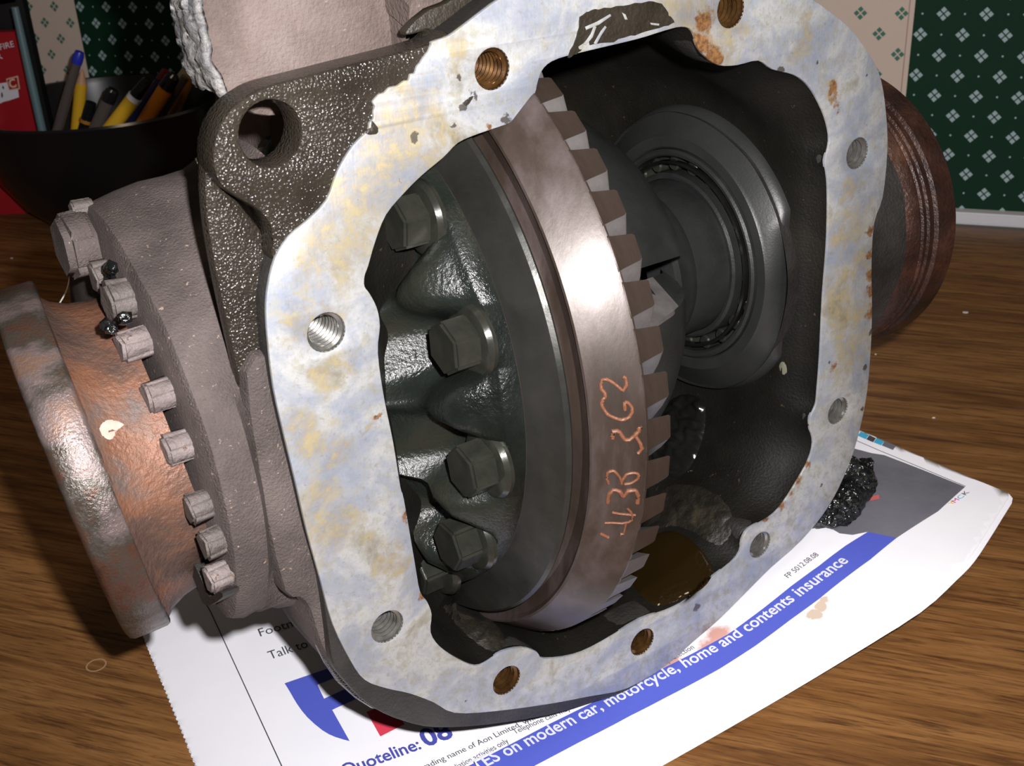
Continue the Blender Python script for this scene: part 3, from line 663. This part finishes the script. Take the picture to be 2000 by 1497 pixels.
o = link('dirt_crumbs', from_bm(bm, 'dirt_crumbs', 180), M_grease, housing); o['kind'] = 'stuff'

# ---- right hand tube with its turned rusty rim
link('shaft_tube', lathe('shaft_tube', [(62, 44), (80, 41), (86, 41.5), (104, 42), (112, 43), (117, 44.2)], 128, mod=lambda r, R, t: (r, R+.5*noise.noise(Vector((r*.1, 3*math.cos(t), 3*math.sin(t)))))), M_castdark, housing)['label'] = 'dirty grey shaft tube on the right side'
link('turned_rim', lathe('turned_rim', [(110, 40), (116, 44.6), (118.6, 45.4), (119, 45), (119.6, 45), (120, 45.8), (121, 45.9), (121.4, 45.3), (122, 45.3), (122.4, 46.1), (124, 46.2), (124.4, 45.7), (125, 45.7), (125.6, 46.9), (133, 47.6), (134.4, 46.6), (134.4, 20), (110, 20)], 160, closed=True), M_hubrust, housing)['label'] = 'rust red turned rim with fine grooves'

# ---- oil and crud lying inside, laid on the inner wall
def tree_of(o): 
    me = o.data; return BVHTree.FromPolygons([v.co[:] for v in me.vertices], [p.vertices[:] for p in me.polygons])
CT = tree_of(cav)
def patch(name, poly, tree, mat, lift=.3, dome=1.2, parent=None, nois=0., seed=0, step=4):
    """blob lying on a surface: outline in picture pixels, dropped onto the surface from the eye, with its own height"""
    P = np.array(crom(poly, 3)); xs_, ys_ = P[:, 0], P[:, 1]
    bm = bmesh.new(); vs = [bm.verts.new((x, y, 0)) for x, y in P]; es = [bm.edges.new((vs[i], vs[(i+1) % len(vs)])) for i in range(len(vs))]
    bmesh.ops.triangle_fill(bm, use_beauty=True, edges=es)
    for lo_, hi_, ax in ((xs_.min(), xs_.max(), 0), (ys_.min(), ys_.max(), 1)):
        k = math.ceil(lo_/step)
        while k*step < hi_:
            co = [0, 0, 0]; no = [0, 0, 0]; co[ax] = k*step; no[ax] = 1
            bmesh.ops.bisect_plane(bm, geom=bm.verts[:]+bm.edges[:]+bm.faces[:], plane_co=co, plane_no=no, dist=1e-4); k += 1
    edge = {v for v in bm.verts if any(e.is_boundary for e in v.link_edges)}
    segs = [(P[i], P[(i+1) % len(P)]) for i in range(len(P))]
    for v in bm.verts:
        p = np.array([v.co.x, v.co.y]); d = 1e9
        for a, b in segs:
            t = max(0, min(1, ((p-a)@(b-a))/((b-a)@(b-a)+1e-9))); d = min(d, np.linalg.norm(p-a-t*(b-a)))
        h = lift*min(1, d/3)+dome*(1-math.exp(-d/14.)); h += nois*abs(noise.noise(Vector((p[0]*.05, p[1]*.05, seed))))*min(1, d/8)
        hit, nor, _, _ = tree.ray_cast(EYE, ldir(p[0], p[1]))
        if hit is None: hit = EYE+ldir(p[0], p[1])*.3; nor = -ldir(p[0], p[1])
        if nor.dot(ldir(p[0], p[1])) > 0: nor = -nor
        v.co = hit+nor*((h-.15)*MM)
    return link(name, from_bm(bm, name, 80), mat, parent)
M_brownoil = rough_mat('brown_oily_sludge', [(.005, .0045, .003), (.011, .009, .006), (.034, .027, .016)], 120, .5, 0, .6, .0006, 900, rough2=.5, spec=.5)
patch('oil_pool', [(1236, 1082), (1262, 1058), (1300, 1036), (1345, 1050), (1384, 1092), (1392, 1120), (1372, 1150), (1330, 1172), (1285, 1184), (1256, 1168), (1240, 1150), (1226, 1118)], CT, M_oil, .3, 1.0, housing)['label'] = 'pool of amber brown gear oil'
patch('oil_pool', [(1292, 800), (1330, 770), (1372, 782), (1378, 830), (1365, 880), (1338, 925), (1300, 930), (1270, 890), (1280, 840)], CT, M_black, .2, 1.4, housing, nois=2.2, seed=4)['label'] = 'black wet oil run'
patch('oil_sludge', [(1262, 985), (1300, 950), (1350, 945), (1400, 965), (1430, 1000), (1428, 1050), (1398, 1068), (1350, 1040), (1310, 1030), (1270, 1040), (1240, 1030)], CT, M_brownoil, .1, .25, housing, nois=.7, seed=1)
patch('oil_sludge', [(862, 1186), (900, 1176), (940, 1192), (975, 1225), (990, 1260), (960, 1275), (925, 1255), (890, 1222)], CT, M_brownoil, .1, .5, housing, nois=.8, seed=2)
patch('dry_flake', [(1519, 708), (1532, 702), (1541, 716), (1541, 730), (1528, 736), (1518, 724)], CT, plain('dull_green_flake', (.12, .12, .08), .6), .1, .2, housing)
for P_ in ([(1290, 958), (1300, 938), (1330, 922), (1360, 914), (1384, 906), (1360, 921), (1325, 932), (1302, 946)],):
    patch('scratch_mark', P_, CT, plain('tan_scratch', (.22, .18, .12), .5), .1, .2, housing)

# ================================================================== RING GEAR, CARRIER
N0, U0 = -50., 2.
gear = thing('differential_gear', 'oily ring gear and bolted differential carrier turning inside the housing', 'gear', tuple(HM @ HV(-35, N0, U0)), HROT)
GOFF = HV(-35, N0, U0)
def G(me):                                     # shift a mesh built in housing space to the gear's own origin
    for v in me.vertices: v.co -= GOFF
    me.update(); return me
def cone_R(r): return 81+(r+39.2)*(88-81)/(39.2-29.)
ringprof = [(-46, 56), (-46, 66.2), (-45.3, 67.4), (-42.2, 76.2), (-41.4, 76.6), (-40.6, 74.0), (-38.2, 73.6), (-37.4, 76.0), (-38.2, 79.6), (-39.0, 80.6), (-38.8, 81.2), (-29.5, 87.6), (-28.7, 88.0), (-28.2, 87.9), (-27.4, 85), (-26.4, 60), (-30, 56)]
link('ring_gear', G(lathe('ring_gear', ringprof, 324, closed=True, ang=24)), M_gear, gear)['label'] = 'brown ring gear rim'
link('gear_step', G(lathe('gear_step', [(-46.05, 66.0), (-45.4, 67.7), (-42.3, 76.5), (-41.3, 77.2), (-40.7, 76.9), (-41.2, 73), (-44, 66)], 240, closed=True, ang=24)), M_gearside, gear)['label'] = 'dark grey stepped back face of the ring gear'
NT = 54; p_ = 2*PI/NT
def tooth_mesh():
    rows = []; st = 9
    for j in range(st):
        R = 88.0-(88-63)*j/(st-1); ph = -.62*(88-R)/25.; row = []
        root = -28.9+(88-R)*.06; tip = -21.4+(88-R)*.02
        if j == 0: tip -= .5
        for (x, a) in [(root, -.39), (root+1.2, -.36), (tip-.6, -.29), (tip, -.25), (tip, .25), (tip-.6, .29), (root+1.2, .36), (root, .39)]:
            t = a*p_*(88./max(R, 60))**.3+ph*.55; row.append(Vector((x*MM, -R*math.cos(t)*MM, R*math.sin(t)*MM)))
        rows.append(row)
    return grid_mesh('tooth', rows, closed_u=True, cap=True, ang=30)
tm = tooth_mesh()
for v in tm.vertices: v.co.x += 35*MM
tm.materials.append(M_gear); tm.materials.append(M_tooth)
for p in tm.polygons:
    c_ = p.center; p.material_index = 0 if p.normal.y < -.75 or p.normal.x > .8 else 1
for k in range(NT):
    a = math.radians(12.5)+p_*(k+.5)
    o = link('tooth', tm, None, gear); o.rotation_euler = (-a, 0, 0)
# carrier left half, ribbed between the bolts
BA = [51, 22, -7, -33, -58, -84, -112, -140, -168, 164, 136, 108, 80]
def dth(t):
    d = math.degrees(t); return min(abs((d-b+180) % 360-180) for b in BA)
def car_mod(r, R, t):
    rib = 1-math.exp(-(dth(t)*R*.01745/8.6)**4)
    h = lerp_tab([(0, 0), (22, 1.5), (34, 6), (44, 10.5), (52, 11.5), (58, 9.5), (62, 5), (64.5, 1.2), (66, 0), (99, 0)], R)
    return (r-h*rib, R)
Rs = [66.3, 66.0, 65.2, 64.5, 63.5, 62, 60, 58, 56, 54, 52, 50, 48, 46, 44, 42, 40, 38, 36, 34, 32, 30, 27, 25, 24.5, 24.5]
rb = [-46, -50.2, -50.5] + [-50.5]*9 + [-50.6, -52, -55, -58.5, -62, -66, -69, -70, -71, -72, -73, -73.5, -74, -74, -74.5]
link('carrier', G(lathe('carrier', list(zip(rb, Rs)), 312, mod=car_mod, ang=50)), M_oily, gear)['label'] = 'oily dark carrier casting with ribs between the bolts'
# carrier bolts
bolt0 = None
for i, b in enumerate(BA):
    a = math.radians(b)
    if bolt0 is None:
        bolt0 = hexhead('bolt', 6.6, 7.2, M_boltm, gear); w0 = link('washer', None and None or vlathe('washer', [(.003, 0), (.0088, 0), (.0089, .0010), (.0082, .0022), (.0068, .0026), (.003, .0026)], 40), M_boltm, bolt0)
        for v in w0.data.vertices: v.co = Vector((-v.co.z, v.co.x, v.co.y))
        w0.data.update(); o = bolt0; ww = w0
    else:
        o = bolt0.copy(); COL.objects.link(o); o.parent = gear; ww = w0.copy(); COL.objects.link(ww); ww.parent = o
    Rb = 59.5
    o.location = HV(-52.4, N0+Rb*math.cos(a), U0+Rb*math.sin(a))-GOFF; o.rotation_euler = (-a+.35*(i % 3), 0, 0); ww.location = (.0019, 0, 0)
# carrier right half: dome with a window, hub and bearing seat
def window_shell(name, outer_p, inner_p, ao, ai, bo, bi, segs=120):
    """dome shell; outer skin from angle ao to bo, inner skin from ai to bi, so that the cut faces slant"""
    rows = []
    for pr, a, b in [(p, ao, bo) for p in outer_p]+[(p, ai, bi) for p in inner_p]:
        rows.append([HV(pr[0], N0+pr[1]*math.cos(math.radians(a+(b-a)*i/segs)), U0+pr[1]*math.sin(math.radians(a+(b-a)*i/segs))) for i in range(segs+1)])
    me = grid_mesh(name, rows, closed_v=True, ang=32); bm = bmesh.new(); bm.from_mesh(me)
    bmesh.ops.holes_fill(bm, edges=[e for e in bm.edges if e.is_boundary], sides=0); D.meshes.remove(me); return from_bm(bm, name, 32)
link('carrier_dome', G(window_shell('carrier_dome', [(-23, 61), (-10, 62), (0, 60), (8, 57), (16, 52.5), (23, 47), (29, 40), (34, 32), (37, 26)], [(33, 24), (24, 36), (10, 45), (-6, 50), (-23, 52)], 26, 28, 200, 200)), M_hub, gear)['label'] = 'dark turned hood of the carrier above its window'
link('carrier_dome', G(window_shell('carrier_dome', [(-23, 59), (-8, 58), (4, 55), (12, 51.5), (18, 48), (24, 43), (30, 36), (35, 28), (37, 25.5)], [(33, 24), (24, 36), (12, 42), (0, 45), (-23, 48)], 199, 199, 371, 381)), M_hub, gear)['label'] = 'lower half of the carrier dome'
link('window_edge', G(window_shell('window_edge', [(-22, 59.1), (-8, 58.1), (4, 55.1), (12, 51.6), (17, 48.4)], [(17, 40), (4, 44), (-22, 48)], 10, 20.4, 11.2, 21.3, 3)), M_tooth, gear)['label'] = 'pale cut edge of the carrier window'
link('highlight_lip', G(lathe('highlight_lip', [(-8, 60), (-8, 63.6), (-6.5, 64), (-5, 63.2), (-5, 60)], 24, 27.5, 47, closed=True)), M_tooth, gear)  # pale raised ribbon, a highlight along the hood's crease put into shape and colour
link('carrier_nose', G(lathe('carrier_nose', [(34, 20), (35, 27), (37, 27.4), (40, 26), (43, 25), (45, 24.6), (45.6, 24.2), (62, 24.2), (62, 16), (34, 16)], 144, closed=True, ang=28)), M_hub, gear)
link('side_gear_shell', G(lathe('side_gear_shell', [(-24, 30), (-22, 46), (-10, 44), (2, 41), (14, 35), (18, 20)], 96)), M_black, gear)
# paint marks on the rim
def oncone(px, py, lift=0.):
    lo_, hi_ = -46., -20.
    f_ = lambda r: (lambda nu: math.hypot(nu[0]-N0, nu[1]-U0)-cone_R(r))(onR(px, py, r))
    a, b = lo_, hi_; fa = f_(a)
    best = min(np.arange(lo_, hi_, .25), key=lambda r: abs(f_(r))); r = float(best); n, u = onR(px, py, r)
    R = math.hypot(n-N0, u-U0); k = (cone_R(r)+lift)/R
    return HV(r, N0+(n-N0)*k, U0+(u-U0)*k)-GOFF
zA = lambda X, Y: (1130+X/4.651, 540+Y/4.651); zB = lambda X, Y: (1130+X/3.565, 800+Y/3.565)
def stroke(name, pts, wd=.42):
    P_ = [oncone(*p, lift=.02) for p in crom(pts, 3, False)]; tube(name, P_, [wd*MM*(.85+.3*rnd()) for _ in P_], 8, M_paint, gear)
stroke('paint_mark', [zA(*p) for p in [(405, 915), (430, 935), (438, 985), (405, 1040), (330, 980), (250, 935), (205, 960), (200, 1010), (240, 1060), (245, 1100), (215, 1130), (215, 1180), (260, 1250), (335, 1290), (410, 1300), (480, 1255), (485, 1190), (440, 1145), (415, 1165), (425, 1220)]])
stroke('paint_mark', [zB(*p) for p in [(240, 205), (232, 180), (240, 155), (280, 155), (330, 215), (390, 180), (420, 150), (428, 120)]], .5)
stroke('paint_mark', [zB(*p) for p in [(392, 182), (420, 225), (440, 270), (412, 305)]])
stroke('paint_mark', [zB(*p) for p in [(210, 520), (195, 465), (235, 425), (285, 470), (300, 520), (310, 480), (350, 445), (405, 445), (420, 475), (370, 515), (315, 520)]], .34)
stroke('paint_mark', [zB(*p) for p in [(205, 655), (205, 610), (240, 560), (290, 575), (312, 605), (345, 570), (395, 565), (412, 600), (412, 655)]], .5)
stroke('paint_mark', [zB(*p) for p in [(180, 790), (350, 785), (372, 730), (340, 690)]], .3)
stroke('paint_mark', [zB(*p) for p in [(235, 720), (395, 735)]], .3)
stroke('paint_mark', [zB(*p) for p in [(150, 865), (205, 890)]], .42)
stroke('paint_mark', [zB(*p) for p in [(330, 800), (320, 850), (290, 875)]], .3)

# ================================================================== ROLLER BEARING
brg = thing('roller_bearing', 'oily roller bearing seated in the round boss at right', 'bearing', tuple(HM @ HV(62, N0, U0)), HROT)
BOFF = HV(62, N0, U0)
def B_(me):
    for v in me.vertices: v.co -= BOFF
    me.update(); return me
link('outer_race', B_(lathe('outer_race', [(59.2, 31.6), (59.0, 32.6), (59.6, 33.3), (70, 33.3), (70, 31), (60, 31.0)], 120, closed=True)), M_hub, brg)
link('inner_race', B_(lathe('inner_race', [(58.6, 24.4), (58.4, 25.4), (59, 26.2), (70, 26.2), (70, 24.4)], 120, closed=True)), M_hub, brg)
link('cage', B_(lathe('cage', [(59.6, 28.6), (59.2, 29.1), (59.6, 29.7), (61, 29.9), (62, 29.4), (61, 28.4)], 120, closed=True)), M_black, brg)
rol = None
for k in range(22):
    a = 2*PI*k/22
    if rol is None:
        me = vlathe('roller', [(.0001, 0), (.0018, 0), (.0023, .0005), (.0023, .0095), (.0001, .010)], 16)
        for v in me.vertices: v.co = Vector((v.co.z-.001, v.co.x, v.co.y))
        me.update(); rol = link('roller', me, M_boltm, brg); o = rol
    else: o = rol.copy(); COL.objects.link(o); o.parent = brg
    o.location = HV(62, N0+28.6*math.cos(a), U0+28.6*math.sin(a))-BOFF

# ================================================================== RUSTY COUPLING FLANGE ON THE LEFT
FN, FU = -53., -5.
cf = thing('coupling_flange', 'thick rust brown coupling flange standing at the left of the housing', 'flange', tuple(HM @ HV(-125.8, FN, FU)), HROT-math.radians(8.5)); cf.rotation_euler = (0, math.radians(-8), HROT-math.radians(8.5))
COFF = HV(-130, FN, FU)
def fl_mod(r, R, t):
    q = noise.noise(Vector((r*.09, 3.2*math.cos(t), 3.2*math.sin(t)))); q2 = noise.noise(Vector((r*.3, 12*math.cos(t), 12*math.sin(t))))
    return (r+.12*q2, R*(1+.010*q)+.2*q2)
me = lathe('flange_disc', [(-126, 30), (-126, 42.6), (-126.3, 43.5), (-127.1, 43.9), (-131, 44.0), (-134.8, 43.8), (-135.8, 43.2), (-136.2, 42.2), (-136.2, 12), (-126, 12)], 180, n0=FN, u0=FU, closed=True, mod=fl_mod, ang=45)
for v in me.vertices: v.co -= COFF
link('flange_disc', me, M_rustpol, cf)['label'] = 'worn flange rim with bright rubbed patches'
me = lathe('hub_sleeve', [(-126.6, 41), (-124.6, 38.8), (-121, 37.2), (-117, 36.4), (-111.5, 36.0)], 140, n0=FN+3, u0=FU, mod=fl_mod, ang=60)
for v in me.vertices: v.co -= COFF
link('hub_sleeve', me, M_rust, cf)['label'] = 'orange rusted hub sleeve'
ch = plain('pale_scrape', (.42, .34, .28), .6, bump=.5)
pp = [(232, 826), (249, 812), (279, 824), (268, 838), (255, 855), (239, 848)]
me = [v for v in cf.children if v.name == 'hub_sleeve'][0].data
T2 = BVHTree.FromPolygons([(v.co+COFF)[:] for v in me.vertices], [p.vertices[:] for p in me.polygons])
o = patch('pale_scrape', pp, T2, ch, .15, .15, cf)
for v in o.data.vertices: v.co -= COFF

# ================================================================== GREASE LUMP
gx, gy = tab(1640, 1012)
bm = bmesh.new()
for (px, py, z, R) in [(1652, 985, 5, 7), (1672, 955, 6, 7), (1636, 1005, 4, 6), (1690, 925, 7, 4.5), (1660, 930, 9, 6), (1612, 1018, 3, 5)]:
    x, y, z_ = onpaper(px, py); z += z_-1; x, y = tab(px, py, z); bmesh.ops.create_icosphere(bm, subdivisions=4, radius=R*MM, matrix=Matrix.Translation((x*MM, (y+2)*MM, z*MM)))
for v in bm.verts: v.co += noise.noise_vector(v.co*200)*2.2*MM+noise.noise_vector(v.co*700)*.8*MM
for v in bm.verts: v.co -= Vector((gx*MM, gy*MM, 0)); v.co.z = max(v.co.z, (hgt(gx+v.co.x*1000, gy+v.co.y*1000)+.1)*MM)
o = link('grease_lump', from_bm(bm, 'grease_lump', 180), M_grease); o.location = (gx*MM, gy*MM, 0)
tag(o, 'glistening lump of black grease on the newspaper under the right side of the housing', 'grease')

# ================================================================== PEN BOWL AND PENS
BX, BY = -262., 781.
M_bowl = plain('black_glossy_plastic', (.006, .006, .007), .22)
bowl = thing('pen_bowl', 'large round black glossy bowl holding pens, behind the housing at left', 'bowl', (BX*MM, BY*MM, 0))
bp = [(.0, .0), (.042, 0), (.046, .002), (.060, .016), (.072, .036), (.079, .056), (.0825, .074), (.0835, .0765), (.0825, .078), (.0805, .0775), (.0795, .074), (.0755, .056), (.068, .037), (.056, .019), (.043, .006), (.0, .005)]
link('bowl_body', vlathe('bowl_body', bp, 128), M_bowl, bowl)
M_clear = plain('smoky_clear_plastic', (.13, .11, .10), .15, Transmission_Weight=.35); M_ypen = plain('yellow_lacquer', (.62, .36, .02), .3); M_orange = plain('orange_plastic', (.80, .25, .012), .3)
M_bluecap = plain('blue_plastic', (.02, .03, .40), .3); M_blk = plain('black_pen_plastic', (.008, .008, .009), .2); M_teal = plain('teal_grey_lacquer', (.10, .17, .19), .35)
M_dred = plain('dark_red_plastic', (.16, .01, .012), .3); M_navy = plain('navy_plastic', (.01, .012, .06), .25); M_wht = plain('white_plastic', (.75, .75, .78), .3); M_woodp = plain('bare_pencil_wood', (.45, .25, .14), .6)
M_brush = plain('pale_brush_handle', (.42, .34, .22), .4); M_amberp = plain('amber_brown_plastic', (.35, .15, .02), .25)
def pen(name, label, cat, top, low, Yt, Yl, parts):
    """top and low are picture points of the two ends of the part in view, Yt and Yl their distance; parts: (name, s0, s1, radii list, material) along the rod from the top, mm"""
    a, b = atY(*top, Yt), atY(*low, Yl); d = (b-a).normalized()
    inner = [(5, 40), (19, 54), (37, 66), (56, 73.5), (74, 77.5)]; q_ = b-a; k = q_.length; e = a+d*k
    while e.z > 9:                                  # down to where the foot meets the bowl
        nx = a+d*k; lim = lerp_tab(inner, max(nx.z, 5.1))-5.5
        if nx.z < 74 and math.hypot(nx.x-BX, nx.y-BY) > lim: break
        e = nx; k += .5
        if nx.z < 9: break
    ln = (e-a).length
    o = thing(name, label, cat, tuple(e*MM), 0, 'pens and pencils in the black bowl'); off = e*MM
    for (nm, s0, s1, rr, mt) in parts:
        s1 = ln if s1 is None else s1; k = len(rr)
        st = [(s0+(s1-s0)*q[0], q[1]) for q in rr] if isinstance(rr[0], tuple) else [(s0+(s1-s0)*i/(k-1), r_) for i, r_ in enumerate(rr)]
        x = stick(a*MM, e*MM, st, nm, 20, mt, o)
        for v in x.data.vertices: v.co -= off
        x.data.update()
    return o
pen('rod', 'long thin teal grey rod leaning left in the black bowl', 'rod', (29, 14), (84, 262), 752, 752, [('shaft', 0, None, [2.2, 2.6, 2.6, 2.6], M_teal)])
pen('ballpoint_pen', 'clear ballpoint pen with a blue end plug, tallest in the bowl', 'pen', (156, 101), (110, 262), 766, 766, [('barrel', 4, None, [3.0, 3.2, 3.2], M_clear), ('end_plug', 0, 8, [2.6, 3.3, 3.4, 3.3], M_bluecap)])
pen('pencil', 'yellow pencil with a bare sharpened wooden tip beside the blue-ended pen', 'pencil', (161, 136), (150, 252), 777, 777, [('tip', 0, 9, [.6, 3.6], M_woodp), ('shaft', 9, None, [3.9, 3.9], M_ypen)])
pen('pen', 'short black pen standing between the pencil and the smoky pen', 'pen', (178, 200), (165, 250), 764, 764, [('shaft', 0, None, [3.4, 4.2, 4.2], M_blk), ('ring', 12, 14, [4.4, 4.4], M_amberp)])
pen('pen', 'smoky clear pen with a black rounded end in the middle of the bowl', 'pen', (221, 174), (190, 245), 752, 752, [('cap', 0, 9, [(0, 3.0), (.15, 4.2), (1, 4.4)], M_blk), ('barrel', 9, None, [4.3, 4.3], M_clear)])
pen('felt_pen', 'yellow felt pen with a white band and black grip', 'pen', (290, 155), (222, 243), 741, 741, [('grip', 0, 14, [(0, 2.4), (.1, 3.2), (1, 4.0)], M_blk), ('band', 14, 17, [4.6, 4.6], M_wht), ('barrel', 17, None, [4.6, 4.6], M_ypen)])
pen('pen', 'dark red pen lying behind the orange felt pen', 'pen', (325, 138), (262, 236), 778, 778, [('shaft', 0, None, [2.8, 4.0, 4.0], M_dred)])
pen('pen', 'navy blue pen between the yellow and orange felt pens', 'pen', (312, 160), (266, 228), 766, 766, [('shaft', 0, None, [3.4, 3.8, 3.8], M_navy)])
pen('felt_pen', 'orange felt pen with a black rounded cap', 'pen', (341, 145), (293, 222), 753, 753, [('cap', 0, 11, [(0, 2.6), (.2, 4.4), (1, 5.0)], M_blk), ('barrel', 10, None, [4.8, 4.8], M_orange)])
pen('ballpoint_pen', 'clear ballpoint pen at the right side of the bowl', 'pen', (362, 150), (322, 212), 764, 764, [('barrel', 0, None, [2.6, 3.4, 3.4], M_clear)])
pen('pencil', 'orange pencil furthest right in the bowl', 'pencil', (372, 152), (350, 200), 776, 776, [('shaft', 0, None, [3.4, 3.4], M_amberp)])
pen('paintbrush_handle', 'pale wooden brush handle leaning at the right of the bowl', 'brush', (395, 92), (350, 165), 790, 790, [('handle', 0, None, [2.6, 4.6, 5.4, 4.6, 3.6], M_brush)])

# ================================================================== RED BOX AND BLACK BOX AT THE LEFT
def upright_box(name, label, pxr, pyt, Y, width, depth, mat, z0=0., bev=.6):
    """box whose front right upper corner shows at (pxr, pyt)"""
    c = atY(pxr, pyt, Y); o = thing(name, label, 'box', (c.x*MM, c.y*MM, z0*MM), 0)
    bx = box('carton', -width, 0, 0, depth, 0, c.z-z0, mat, o, bev); return o, c
M_redb = plain('red_card', (.30, .008, .014), .35); M_blackb = plain('black_card', (.006, .006, .007), .4)
YB = 792.
rb_, rc = upright_box('red_carton', 'red printed carton with white lettering standing left of the bowl', 33, 62, YB, 130, 10, M_redb, 0.)
def on_front(px, py, lift=.3):
    p = atY(px, py, YB-lift); return Vector((p.x-rc.x, p.y-rc.y, p.z))*MM
def flat_on_front(name, pts, mat, lift, parent):
    bm = bmesh.new(); f = bm.faces.new([bm.verts.new(on_front(x, y, lift)) for x, y in pts]); r_ = bmesh.ops.extrude_face_region(bm, geom=[f])
    for v in [e for e in r_['geom'] if isinstance(e, bmesh.types.BMVert)]: v.co.y += .15*MM
    return link(name, from_bm(bm, name), mat, parent)
M_lab = plain('white_label_print', (.62, .60, .66), .5); M_creamp = plain('cream_print', (.60, .42, .30), .5)
flat_on_front('white_label', [(-60, 172), (33, 158), (37, 190), (-60, 222)], M_lab, .25, rb_)
flat_on_front('logo_square', [(12, 154), (35, 148), (39, 174), (17, 177)], M_creamp, .45, rb_)
flat_on_front('logo_field', [(14, 156), (33, 151), (36.5, 172), (18.5, 175)], M_redb, .6, rb_)
def front_text(name, body, a, b, size_px, mat, parent, lift=.8, bold=.0):
    me = text_mesh(body, 1., bold); xs_ = [v.co.x for v in me.vertices]; w0, w1 = min(xs_), max(xs_)
    A_, B2 = np.array(a, float), np.array(b, float); ln = np.linalg.norm(B2-A_); d_ = (B2-A_)/ln; n_ = np.array([d_[1], -d_[0]])
    for v in me.vertices:
        p = A_+d_*(v.co.x-w0)/(w1-w0)*ln+n_*v.co.y*size_px; v.co = on_front(p[0], p[1], lift)
    me.update(); return link(name, me, mat, parent)
front_text('lettering', 'FIRE', (1, 98), (28, 91), 17, M_lab, rb_)
front_text('lettering', 'R', (-6, 118), (6, 114), 17, M_lab, rb_)
front_text('lettering', 'C', (20, 173), (33, 169), 24, M_creamp, rb_, .9, .03)
for p in ([(5, 167), (8, 171), (7, 175), (4, 171)], [(2, 182), (4, 180), (6, 188), (3, 192)]): flat_on_front('label_mark', p, M_blackb, .4, rb_)
flat_on_front('label_mark', [(4, 200), (14, 197), (15, 201), (5, 204)], M_redb, .4, rb_)
kb, kc = upright_box('black_carton', 'black carton with red top band standing behind the red carton', 34, -40, 815., 130, 10, M_blackb, 0.)
def on_k(px, py, lift): p = atY(px, py, 815.-lift); return Vector((p.x-kc.x, p.y-kc.y, p.z))*MM
bm = bmesh.new(); f = bm.faces.new([bm.verts.new(on_k(x, y, .4)) for x, y in [(-60, -38), (26, -38), (30, 4), (-60, 18)]]); bmesh.ops.extrude_face_region(bm, geom=[f]); link('red_band', from_bm(bm, 'red_band'), M_redb, kb)

# ================================================================== BITS ON THE TABLE
def chip(px, py, R, label, mat, pts=None, z=0.):
    x, y = tab(px, py, z); bm = bmesh.new(); k = 6
    vs = [bm.verts.new((R*(1+.5*rnd())*math.cos(2*PI*i/k+rnd()*.5)*MM, R*.6*(1+.5*rnd())*math.sin(2*PI*i/k)*MM, 0)) for i in range(k)]
    f = bm.faces.new(vs); r_ = bmesh.ops.extrude_face_region(bm, geom=[f])
    for v in [e for e in r_['geom'] if isinstance(e, bmesh.types.BMVert)]: v.co.z += .35*MM
    o = link('paper_chip', from_bm(bm, 'paper_chip'), mat); o.location = (x*MM, y*MM, z*MM+.00002); return tag(o, label, 'chip')
M_chip = plain('pale_chip', (.65, .62, .58), .7)
chip(1886, 611, 1.2, 'small white flake on the wood right of the rusty rim', M_chip)
chip(1824, 817, .5, 'tiny pale crumb on the wood above the newspaper corner', M_chip)
chip(1710, 693, .35, 'tiny pale crumb on the wood beside the joint face', M_chip)
chip(23, 505, .6, 'tiny pale crumb on the dark wood behind the coupling flange', M_chip)
x0, y0 = tab(138, 520, 30)
th = [atY(px, py, 330-i*3) for i, (px, py) in enumerate([(139, 519), (134, 524), (137, 532), (134, 552), (128, 572), (118, 590), (110, 603)])]
hairm = plain('pale_fibre', (.55, .52, .46), .6)
o = tube('fibre', [Vector(p)*MM for p in crom([tuple(p) for p in th], 3, False)], .00022, 6, hairm); tag(o, 'pale curled fibre hanging from the bolt head down to the flange', 'fibre')
# faint ring left by a glass or drop
xr, yr = tab(188, 1300)
me = vlathe('ring_mark', [(.0027, 0), (.0027, .00006), (.0032, .00006), (.0032, 0)], 48, closed=True)
o = link('ring_mark', me, plain('faint_dried_ring', (.36, .22, .12), .35)); o.location = (xr*MM, yr*MM, .00001); tag(o, 'faint dried ring mark on the wood left of the newspaper', 'mark')
o = print_poly('red_snip', [(1690, 973), (1716, 968), (1718, 976), (1692, 981)], plain('pink_red_print', (.55, .12, .12), .6), dz=.25)
